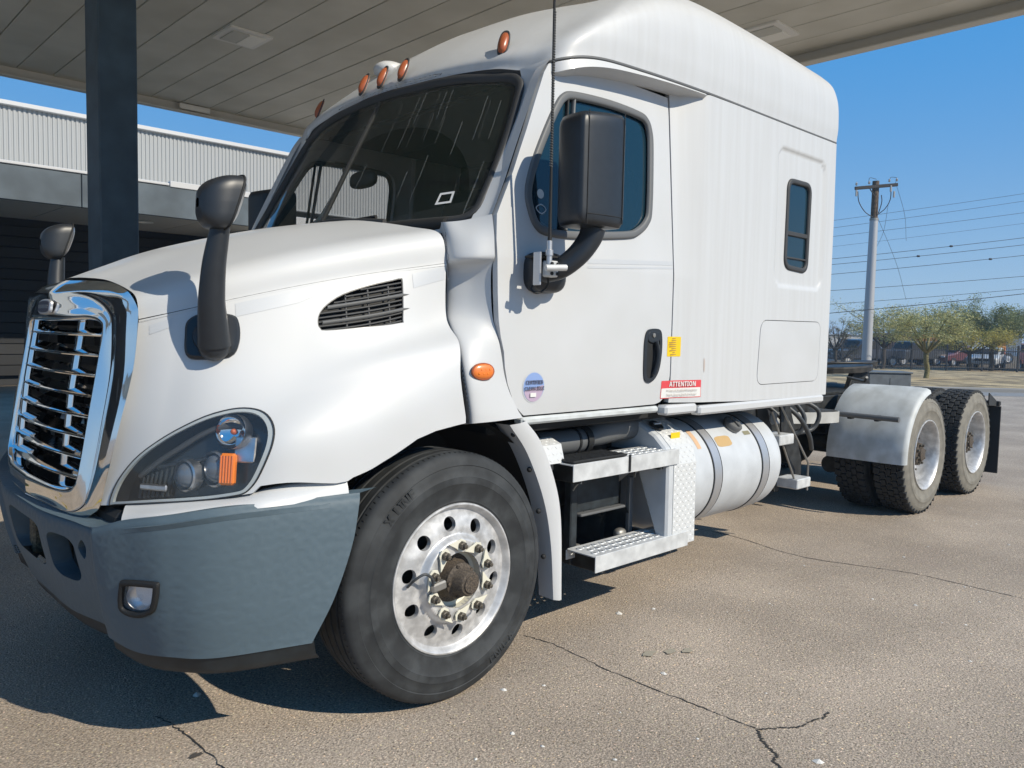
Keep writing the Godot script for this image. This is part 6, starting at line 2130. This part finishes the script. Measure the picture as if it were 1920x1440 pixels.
# ---- underneath
func build_chassis(t: Node3D) -> void:
	var c := part("chassis", t)
	for s in [-1, 1]:
		obj("frame_rail", box(V(3.0, 0.84, s * 0.43), V(8.2, 0.27, 0.09), 0.01), M.chassis, c)
		obj("wheel_liner", lathe([Vector2(0.64, 0.0), Vector2(0.66, 0.30), Vector2(0.655, 0.60)], 40, null, Transform3D(Basis(), V(-0.02, 0.50, 0.52)) if s > 0 else Transform3D(Basis(), V(-0.02, 0.50, -1.12)), 0.75, 0.03 * PI, 0.80 * PI), M.black, c)
		obj("wheel_well_wall", box(V(-0.1, 0.80, s * 0.56), V(1.5, 0.9, 0.04), 0.01), M.black, c)
	for x in [1.2, 3.5, 4.6, 5.9, 7.0]:
		obj("crossmember", box(V(x, 0.84, 0), V(0.12, 0.22, 0.8), 0.01), M.chassis, c)
	obj("front_axle", tube([V(0, 0.46, -0.95), V(0, 0.36, -0.5), V(0, 0.36, 0.5), V(0, 0.46, 0.95)], 0.06, 10), M.chassis, c)
	obj("engine_block", box(V(-0.1, 1.15, 0), V(1.5, 0.85, 0.9), 0.05), M.black, c)
	obj("gearbox", box(V(1.3, 0.75, 0), V(1.4, 0.5, 0.5), 0.1), M.black, c)
	obj("drive_shaft", tube([V(2.0, 0.70, 0), V(5.0, 0.58, 0)], 0.06, 12), M.chassis, c)
	for x in [X1, X2]:
		obj("drive_axle", tube([V(x, 0.505, -0.85), V(x, 0.505, 0.85)], 0.085, 14), M.chassis, c)
		obj("axle_housing", blob(V(x - 0.05, 0.52, 0), V(0.24, 0.24, 0.22), 2.3, 20, 14), M.chassis, c)
		for s in [-1, 1]:
			obj("brake_chamber", lathe([Vector2(0.0, 0.0), Vector2(0.075, 0.0), Vector2(0.08, 0.05), Vector2(0.08, 0.16), Vector2(0.06, 0.2), Vector2(0.0, 0.2)], 18, null, Transform3D(Basis(Vector3.UP, PI / 2), V(x - 0.42, 0.38, s * 0.56))), M.chassis, c)
			obj("air_spring", lathe([Vector2(0.11, 0.0), Vector2(0.13, 0.06), Vector2(0.13, 0.18), Vector2(0.10, 0.24)], 18, null, Transform3D(Vector3.RIGHT, Vector3.FORWARD, Vector3.UP, V(x + 0.42, 0.55, s * 0.43))), M.black, c)
	obj("cab_floor_pan", box(V(1.75, 1.06, 0), V(2.9, 0.05, 2.1), 0.01), M.black, c)
	# the dark box, tanks and brackets behind the driver's steps
	obj("battery_box", box(V(1.15, 0.66, 0.70), V(0.85, 0.62, 0.22), 0.02), M.chassis, c)
	for x in [1.10, 1.32]:
		obj("air_tank", lathe([Vector2(0.0, -0.02), Vector2(0.09, 0.0), Vector2(0.125, 0.04), Vector2(0.13, 0.10), Vector2(0.13, 0.26)], 24, null, Transform3D(Basis(), V(x - 0.02, 0.46, 0.72))), M.valance, c)
	obj("bracket_plate", box(V(1.16, 0.66, 0.965), V(0.34, 0.16, 0.02), 0.004), M.valance, c)
	obj("bracket_shelf", box(V(1.16, 0.575, 0.985), V(0.36, 0.014, 0.06), 0.004), M.grey_frame, c)
	obj("bracket_post", box(V(0.95, 0.58, 0.97), V(0.05, 0.50, 0.05), 0.006), M.valance, c)
	obj("bracket_post", box(V(1.43, 0.55, 0.97), V(0.03, 0.34, 0.03), 0.005), M.grey_frame, c)
	obj("bracket_arm", tube([V(0.93, 0.71, 1.0), V(0.92, 0.73, 1.02), V(1.02, 0.85, 1.08)], 0.005, 6), M.steel, c)
	obj("bracket_arm", tube([V(1.43, 0.72, 1.0), V(1.41, 0.75, 1.02), V(1.52, 0.86, 1.08)], 0.005, 6), M.steel, c)
	obj("shackle", blob(V(0.99, 0.385, 0.98), V(0.03, 0.04, 0.03), 2.4, 12, 8), M.steel, c)
	obj("shackle", blob(V(1.34, 0.42, 0.98), V(0.04, 0.03, 0.03), 2.4, 12, 8), M.steel, c)
	# wheel-arch trailing strip
	both("arch_extension", arch_strip(), M.paint, c)
	for q in [[0.332, 1.015], [0.435, 0.85], [0.498, 0.655], [0.538, 0.44]]:
		obj("strip_bolt", blob(V(q[0] + 0.03, q[1] + 0.035, 1.15), V(0.012, 0.012, 0.012), 2.0, 10, 8), M.black, c)
	# exhaust pipe, finned and clamped
	var e := part("exhaust_pipe", t)
	obj("pipe_section", tube(curve([V(0.72, 0.945, 0.93), V(0.9, 0.945, 0.93), V(1.06, 0.945, 0.93)], 4), 0.062, 20), M.grey_frame, e)
	obj("pipe_section", tube(curve([V(1.07, 0.945, 0.93), V(1.2, 0.975, 0.93), V(1.36, 0.985, 0.93), V(1.52, 0.98, 0.93)], 4), [0.045, 0.05, 0.058, 0.066, 0.07, 0.072, 0.072, 0.07, 0.07, 0.068, 0.066, 0.064, 0.06], 20), M.grey_frame, e)
	obj("pipe_clamp", tube([V(1.045, 0.945, 0.93), V(1.085, 0.947, 0.93)], 0.072, 20), M.black, e)
	obj("pipe_clamp", tube([V(0.985, 0.945, 0.93), V(1.0, 0.945, 0.93)], 0.066, 20), M.black, e)

func arch_strip() -> B:
	var fo := [Vector2(0.318, 1.095), Vector2(0.430, 0.960), Vector2(0.538, 0.745), Vector2(0.592, 0.535), Vector2(0.618, 0.268)]
	var ro := [Vector2(0.405, 1.108), Vector2(0.500, 1.010), Vector2(0.592, 0.838), Vector2(0.645, 0.640), Vector2(0.662, 0.262)]
	var a := []
	var b2 := []
	var c := []
	var d := []
	for i in 5:
		a.append(V(fo[i].x, fo[i].y, 1.08))
		b2.append(V(fo[i].x, fo[i].y, 1.172))
		c.append(V((fo[i].x + ro[i].x) / 2, (fo[i].y + ro[i].y) / 2, 1.190))
		d.append(V(ro[i].x, ro[i].y, 1.182))
	var e := []
	for p in d:
		e.append(p + V(0.01, 0, -0.08))
	var b := B.new()
	a = curve(a, 6); b2 = curve(b2, 6); c = curve(c, 6); d = curve(d, 6); e = curve(e, 6)
	grid([a, b2], b, V(-1, 0, 0.2))
	grid([b2, c, d], b, V(0, 0, 1))
	grid([d, e], b, V(1, 0, 0.2))
	b.flatq(a[-1], b2[-1], d[-1], e[-1])
	return b

func build_steps(t: Node3D) -> void:
	for k in 2:
		var y: float = [0.885, 0.425][k]
		var x0: float = [0.70, 0.875][k]
		var x1: float = [1.545, 1.655][k]
		var s := part("cab_step", t)
		var f := func(x: float, z: float) -> Vector3: return Vector3(x, y, z)
		var holes := []
		var nx := int((x1 - x0 - 0.06) / 0.056)
		for i in nx:
			for r in 3:
				holes.append(circle(x0 + 0.05 + 0.056 * i + (0.028 if r % 2 else 0.0), 1.055 + r * 0.048, 0.011, 12))
		obj("step_tread", panel(f, rrect((x0 + x1) / 2, 1.105, x1 - x0, 0.19, 0.02, 4), holes, Vector2(0.03, 0.03), 0.005, V(0, 1, 0)), M.alu_step, s)
		# raised rims of the punched holes and dimples between
		var dim := B.new()
		for i in nx:
			for r in 3:
				lathe([Vector2(0.0165, 0.0), Vector2(0.014, 0.005), Vector2(0.011, 0.0045)], 10, dim, Transform3D(Vector3.RIGHT, Vector3.FORWARD, Vector3.UP, V(x0 + 0.05 + 0.056 * i + (0.028 if r % 2 else 0.0), y, 1.055 + r * 0.048)))
				lathe([Vector2(0.008, 0.0), Vector2(0.005, 0.004), Vector2(0.0, 0.0045)], 8, dim, Transform3D(Vector3.RIGHT, Vector3.FORWARD, Vector3.UP, V(x0 + 0.078 + 0.056 * i + (0.028 if r % 2 else 0.0), y, 1.055 + r * 0.048)))
		obj("tread_studs", dim, M.alu_step, s).set_meta("kind", "stuff")
		obj("step_lip", box(V((x0 + x1) / 2, y - 0.038, 1.2), V(x1 - x0, 0.082, 0.006), 0.002), M.alu_step, s)
		obj("step_back", box(V((x0 + x1) / 2, y - 0.03, 1.012), V(x1 - x0, 0.05, 0.006), 0.002), M.alu_step, s)
		for x in [x0 + 0.09, x1 - 0.12]:
			obj("step_bolt", tube([V(x, y - 0.01, 1.17), V(x, y - 0.10, 1.17)], 0.006, 8), M.steel, s)
			obj("step_bracket", box(V(x, y - 0.06, 1.0), V(0.05, 0.08, 0.35), 0.006), M.chassis, s)
		if k == 0:
			var mat_b := box(V(0.915, y + 0.010, 1.108), V(0.40, 0.012, 0.165), 0.004)
			var r := RandomNumberGenerator.new()
			r.seed = 9
			for i in 700:
				var p := V(r.randf_range(0.72, 1.11), y + 0.014, r.randf_range(1.03, 1.185))
				var w := r.randf_range(0.002, 0.004)
				mat_b.flat(p + V(w, 0, 0), p + V(-w, 0, w), p + V(r.randf_range(-0.006, 0.006), r.randf_range(0.006, 0.014), 0))
			obj("bristle_mat", mat_b, M.black, s)
			obj("lip_bracket", box(V(1.115, y - 0.03, 1.206), V(0.014, 0.085, 0.008), 0.002), M.black, s)
	# tread-plate pieces
	var pl := part("tread_plate_cover", t)
	plate(pl, "cover_plate", [Vector2(1.030, 0.955), Vector2(0.955, 1.100), Vector2(0.895, 1.165), Vector2(0.80, 1.192), Vector2(0.36, 1.196)], 1.515, 1.725)
	var fp := PackedVector2Array([Vector2(0.66, 0.52), Vector2(0.80, 1.03), Vector2(0.955, 1.030), Vector2(1.10, 0.955), Vector2(1.165, 0.895), Vector2(1.192, 0.80), Vector2(1.196, 0.40), Vector2(1.175, 0.36), Vector2(1.12, 0.42), Vector2(0.98, 0.78)])
	obj("cover_front", prism(PackedVector2Array(Array(fp).map(func(q): return Vector2(-q.x, q.y))), 0.05, 0.012, null, Transform3D(Vector3.FORWARD, Vector3.UP, Vector3.LEFT, V(1.51, 0, 0))), M.tank, pl)
	var hd := part("cover_latch", pl)
	var lt := place(V(1.545, 0.995, 1.048), V(0, 0.85, 0.5))
	obj("latch_pan", prism(circle(0, 0, 0.042, 20), 0.008, 0.003, null, lt), M.black, hd)
	obj("latch_grip", box(V(0.006, 0.005, 0.012), V(0.062, 0.016, 0.012), 0.004, null, lt), M.strap, hd)
	obj("yellow_tag", box(V(1.615, 0.937, 1.126), V(0.085, 0.05, 0.002), 0.0005, null, Transform3D(Basis(), V(0, 0, 0))), M.decal_yellow, pl)
	var small := part("tread_plate_corner", t)
	plate(small, "corner_plate", [Vector2(0.995, 1.02), Vector2(0.97, 1.09), Vector2(0.885, 1.115)], 0.60, 0.735)

func plate(parent: Node3D, called: String, prof: Array, x0: float, x1: float) -> void:   # bent sheet with raised diamond tread, prof of (y, z)
	var b := B.new()
	var rows := []
	for q in prof:
		rows.append([V(x0, q.x, q.y), V(x1, q.x, q.y)])
	for j in rows.size() - 1:
		b.flatq(rows[j][0], rows[j][1], rows[j + 1][1], rows[j + 1][0])
		b.flatq(rows[j][0], rows[j + 1][0], rows[j + 1][0] - V(0, 0.01, 0.02), rows[j][0] - V(0, 0.01, 0.02))
		b.flatq(rows[j][1], rows[j + 1][1], rows[j + 1][1] - V(0, 0.01, 0.02), rows[j][1] - V(0, 0.01, 0.02))
	obj(called, b, M.tread_plate, parent)
	var d := B.new()
	for j in prof.size() - 1:
		var a := V(0, prof[j].x, prof[j].y)
		var e := V(0, prof[j + 1].x, prof[j + 1].y)
		var dir := (e - a).normalized()
		var n := V(1, 0, 0).cross(dir).normalized()
		if n.z < 0:
			n = -n
		var L := (e - a).length()
		var ny := maxi(1, int(L / 0.024))
		var nx := int((x1 - x0) / 0.024)
		for iy in ny:
			for ix in nx:
				var p := a + dir * (iy + 0.5) * L / ny + V(x0 + (ix + 0.5) * (x1 - x0) / nx, 0, 0)
				var s := (V(1, 0, 0) + dir * (1.0 if (ix + iy) % 2 else -1.0)).normalized()
				var q := n.cross(s).normalized()
				var tip := n * 0.0026
				for sg in [-1, 1]:
					d.flat(p + s * 0.011, p - s * 0.011, p + q * 0.0035 * sg + tip * 0.0)
					d.flat(p + s * 0.011, p + q * 0.0035 * sg, p + tip)
					d.flat(p - s * 0.011, p + q * 0.0035 * sg, p + tip)
	obj("tread_pattern", d, M.tread_plate, parent).set_meta("kind", "stuff")

func build_rear(t: Node3D) -> void:
	build_rear_wheels(t)
	# fuel tanks
	for s in [1, -1]:
		var f := part("fuel_tank", t, Transform3D(Basis(Vector3.UP, PI / 2), V(0, 0.685, s * 0.875)))
		obj("tank_body", lathe([Vector2(0.0, 1.615), Vector2(0.20, 1.618), Vector2(0.275, 1.63), Vector2(0.305, 1.655), Vector2(0.316, 1.69), Vector2(0.318, 1.73), Vector2(0.318, 2.66), Vector2(0.314, 2.70), Vector2(0.30, 2.73), Vector2(0.27, 2.75), Vector2(0.0, 2.76)], 72), M.tank, f)
		for x in [1.955, 2.50]:
			obj("tank_strap", lathe([Vector2(0.3185, x - 0.038), Vector2(0.3235, x - 0.036), Vector2(0.3235, x + 0.036), Vector2(0.3185, x + 0.038)], 72), M.strap, f)
			for e in [-0.042, 0.042]:
				obj("strap_liner", lathe([Vector2(0.318, x + e - 0.006), Vector2(0.3215, x + e - 0.005), Vector2(0.3215, x + e + 0.005), Vector2(0.318, x + e + 0.006)], 72), M.black, f)
		if s > 0:
			var up := V(0, 0.80, 0.60).normalized()
			var cp := part("filler_cap", t, place(V(2.285, 0.685, 0.875) + up * 0.318, up, Vector3.RIGHT))
			obj("cap_neck", lathe([Vector2(0.052, -0.01), Vector2(0.052, 0.018), Vector2(0.048, 0.02)], 24), M.steel, cp)
			obj("cap_top", lathe([Vector2(0.060, 0.012), Vector2(0.062, 0.03), Vector2(0.055, 0.04), Vector2(0.0, 0.042)], 12), M.grey_frame, cp)
			obj("cap_grip", box(V(0, 0, 0.046), V(0.09, 0.016, 0.016), 0.004), M.grey_frame, cp)
			var tf := func(x: float, a: float) -> Vector3: return Vector3(x, 0.685 + cos(a) * 0.318, 0.875 + sin(a) * 0.318)
			obj("tank_sticker", panel(tf, rrect(2.10, 0.93, 0.16, 0.22, 0.05, 4), [], Vector2(0.03, 0.05), 0.0, V(0, 0.5, 1), 0.0012), mat(0.45, 0.30, 0.13, 0.6), t)
			obj("tank_sticker", panel(tf, rrect(1.83, 0.80, 0.04, 0.42, 0.01, 3), [], Vector2(0.03, 0.05), 0.0, V(0, 0.5, 1), 0.0012), mat(0.55, 0.36, 0.22, 0.6), t)
			obj("tank_sticker", panel(tf, rrect(2.395, 0.83, 0.075, 0.09, 0.01, 3), [], Vector2(0.03, 0.05), 0.0, V(0, 0.5, 1), 0.0012), mat(0.20, 0.19, 0.12, 0.6), t)
	# rear cab-access steps
	var st := part("catwalk_steps", t)
	for x in [2.93, 3.20]:
		obj("step_hanger", prism(pts2([0, 1.05, 0.12, 1.06, 0.36, 0.60, 0.36, 0.40, 0.30, 0.40, 0.04, 0.82]), 0.012, 0.002, null, Transform3D(Vector3.RIGHT, Vector3.UP, Vector3.BACK, V(x - 0.06, 0, 0.90 if x < 3 else 0.93))), M.chassis, st)
	for q in [[3.02, 0.80, 0.20], [3.30, 0.47, 0.20]]:
		obj("step_tread", box(V(q[0], q[1], 0.985), V(q[2], 0.07, 0.16), 0.006), M.alu_step, st)
	obj("hanger_edge", tube([V(2.97, 1.04, 1.03), V(3.42, 0.60, 1.03), V(3.42, 0.40, 1.03)], 0.008, 6), M.steel, st)
	obj("hanger_edge", tube([V(2.86, 1.0, 1.03), V(3.06, 0.72, 1.03), V(3.22, 0.50, 1.03)], 0.008, 6), M.steel, st)
	obj("round_reflector", lathe([Vector2(0.05, 0.0), Vector2(0.046, 0.008), Vector2(0.0, 0.010)], 20, null, Transform3D(Basis(), V(3.03, 0.94, 0.95))), M.grey_frame, st)
	# air and power hoses behind the cab
	var h := part("air_hoses", t)
	for q in [[V(3.30, 1.02, 0.72), V(3.42, 0.86, 0.86), V(3.62, 0.74, 0.80), V(3.9, 0.72, 0.6)], [V(3.36, 1.04, 0.80), V(3.46, 0.92, 0.92), V(3.58, 0.78, 0.95), V(3.70, 0.66, 0.92)], [V(3.62, 1.04, 0.78), V(3.68, 0.90, 0.86), V(3.66, 0.78, 0.84), V(3.60, 0.76, 0.76)], [V(3.72, 1.04, 0.74), V(3.86, 0.94, 0.88), V(3.84, 0.80, 0.86), V(3.66, 0.76, 0.78)]]:
		obj("hose", tube(curve(q, 6), 0.017, 10), M.hose, h)
	# bent pale guard strip and deck plate
	var gs := []
	for q in [V(3.75, 0.86, 0.60), V(4.1, 0.85, 0.74), V(4.40, 0.845, 0.80), V(4.52, 0.845, 0.72), V(4.54, 0.845, 0.5)]:
		gs.append(q)
	gs = curve(gs, 6)
	var gb := B.new()
	for i in gs.size() - 1:
		gb.flatq(gs[i] + V(0, 0.045, 0), gs[i + 1] + V(0, 0.045, 0), gs[i + 1] - V(0, 0.045, 0), gs[i] - V(0, 0.045, 0))
		gb.flatq(gs[i] + V(-0.004, 0.045, -0.006), gs[i + 1] + V(-0.004, 0.045, -0.006), gs[i + 1] + V(-0.004, -0.045, -0.006), gs[i] + V(-0.004, -0.045, -0.006))
		gb.flatq(gs[i] + V(0, 0.045, 0), gs[i + 1] + V(0, 0.045, 0), gs[i + 1] + V(-0.004, 0.045, -0.006), gs[i] + V(-0.004, 0.045, -0.006))
	obj("guard_strip", gb, M.dusty_white, t)
	obj("deck_plate", box(V(3.85, 0.985, 0), V(0.9, 0.02, 0.95), 0.005), M.alu_step, t)
	obj("yellow_tag", box(V(4.16, 0.99, 0.50), V(0.085, 0.10, 0.006), 0.002), M.decal_yellow, t)
	obj("valve_stack", box(V(4.22, 0.93, 0.49), V(0.34, 0.13, 0.05), 0.01), M.chassis, t)
	# quarter fenders over the drive wheels
	for k in 2:
		var f := part("rear_fender", t, Transform3D.IDENTITY if k == 0 else FLIP)
		var rows := []
		for z in [[0.585, -0.03], [0.60, 0.0], [0.75, 0.004], [0.95, 0.006], [1.14, 0.004], [1.215, -0.002], [1.243, -0.018], [1.250, -0.045]]:
			var r := []
			for i in 19:
				var a := deg_to_rad(lerpf(98.0, 183.0, i / 18.0))
				var rad: float = 0.585 + z[1]
				r.append(V(X1 + cos(a) * rad, 0.505 + sin(a) * rad, z[0]))
			rows.append(r)
		var b := B.new()
		grid(rows, b, V(-1, 1, 0.3))
		obj("fender_shell", b, M.grimy_white, f)
		obj("fender_bar", tube([V(4.63, 0.855, 0.42), V(4.63, 0.845, 1.20)], 0.022, 12), M.grey_frame, f)
		for z in [0.80, 1.02]:
			obj("bar_clamp", box(V(4.66, 0.84, z), V(0.07, 0.05, 0.04), 0.006), M.black, f)
		# mud flap behind the last wheel
		var m := part("mud_flap", t, Transform3D.IDENTITY if k == 0 else FLIP)
		obj("flap", box(V(7.30, 0.47, 0.93), V(0.012, 0.70, 0.62), 0.004), M.tread, m)
		obj("flap_bracket", box(V(7.26, 0.85, 0.88), V(0.05, 0.05, 0.82), 0.008, null, Transform3D(Basis(), V(0, 0, -0.05))), M.chassis, m)
		obj("flap_stay", prism(pts2([0, 0, 0.34, -0.12, 0.34, -0.16, 0, -0.12]), 0.01, 0.001, null, Transform3D(Vector3.RIGHT, Vector3.UP, Vector3.BACK, V(6.98, 0.97, 1.20))), M.tread, m)
	# fifth wheel
	var fw := part("fifth_wheel", t)
	var pts := PackedVector2Array()
	for i in 25:
		var a := deg_to_rad(lerpf(35.0, 325.0, i / 24.0))
		pts.append(Vector2(cos(a), sin(a)) * 0.46)
	pts.append_array(pts2([0.62, -0.30, 0.58, -0.14, 0.20, -0.05, 0.10, 0.0, 0.20, 0.05, 0.58, 0.14, 0.62, 0.30]))
	obj("coupling_plate", prism(pts, 0.06, 0.015, null, Transform3D(Basis(Vector3.BACK, 0.06) * Basis(Vector3.RIGHT, -PI / 2), V(5.85, 1.17, 0))), M.greasy, fw)
	for s in [-1, 1]:
		obj("coupling_bracket", prism(pts2([-0.28, 0, 0.28, 0, 0.16, 0.18, -0.16, 0.18]), 0.05, 0.006, null, Transform3D(Basis(), V(5.85, 0.98, s * 0.33))), M.chassis, fw)
	obj("slide_rail", box(V(5.7, 0.99, 0), V(1.5, 0.03, 0.9), 0.006), M.chassis, fw)
	obj("release_lever", tube([V(5.5, 1.12, 0.40), V(5.35, 1.10, 0.62), V(5.30, 1.14, 0.66)], 0.012, 8), M.steel, fw)
	obj("grease_lip", tube(curve([V(5.42, 1.235, 0.14), V(5.5, 1.25, 0.28), V(5.7, 1.255, 0.42), V(5.95, 1.25, 0.44)], 6), 0.012, 8), M.greasy, fw)
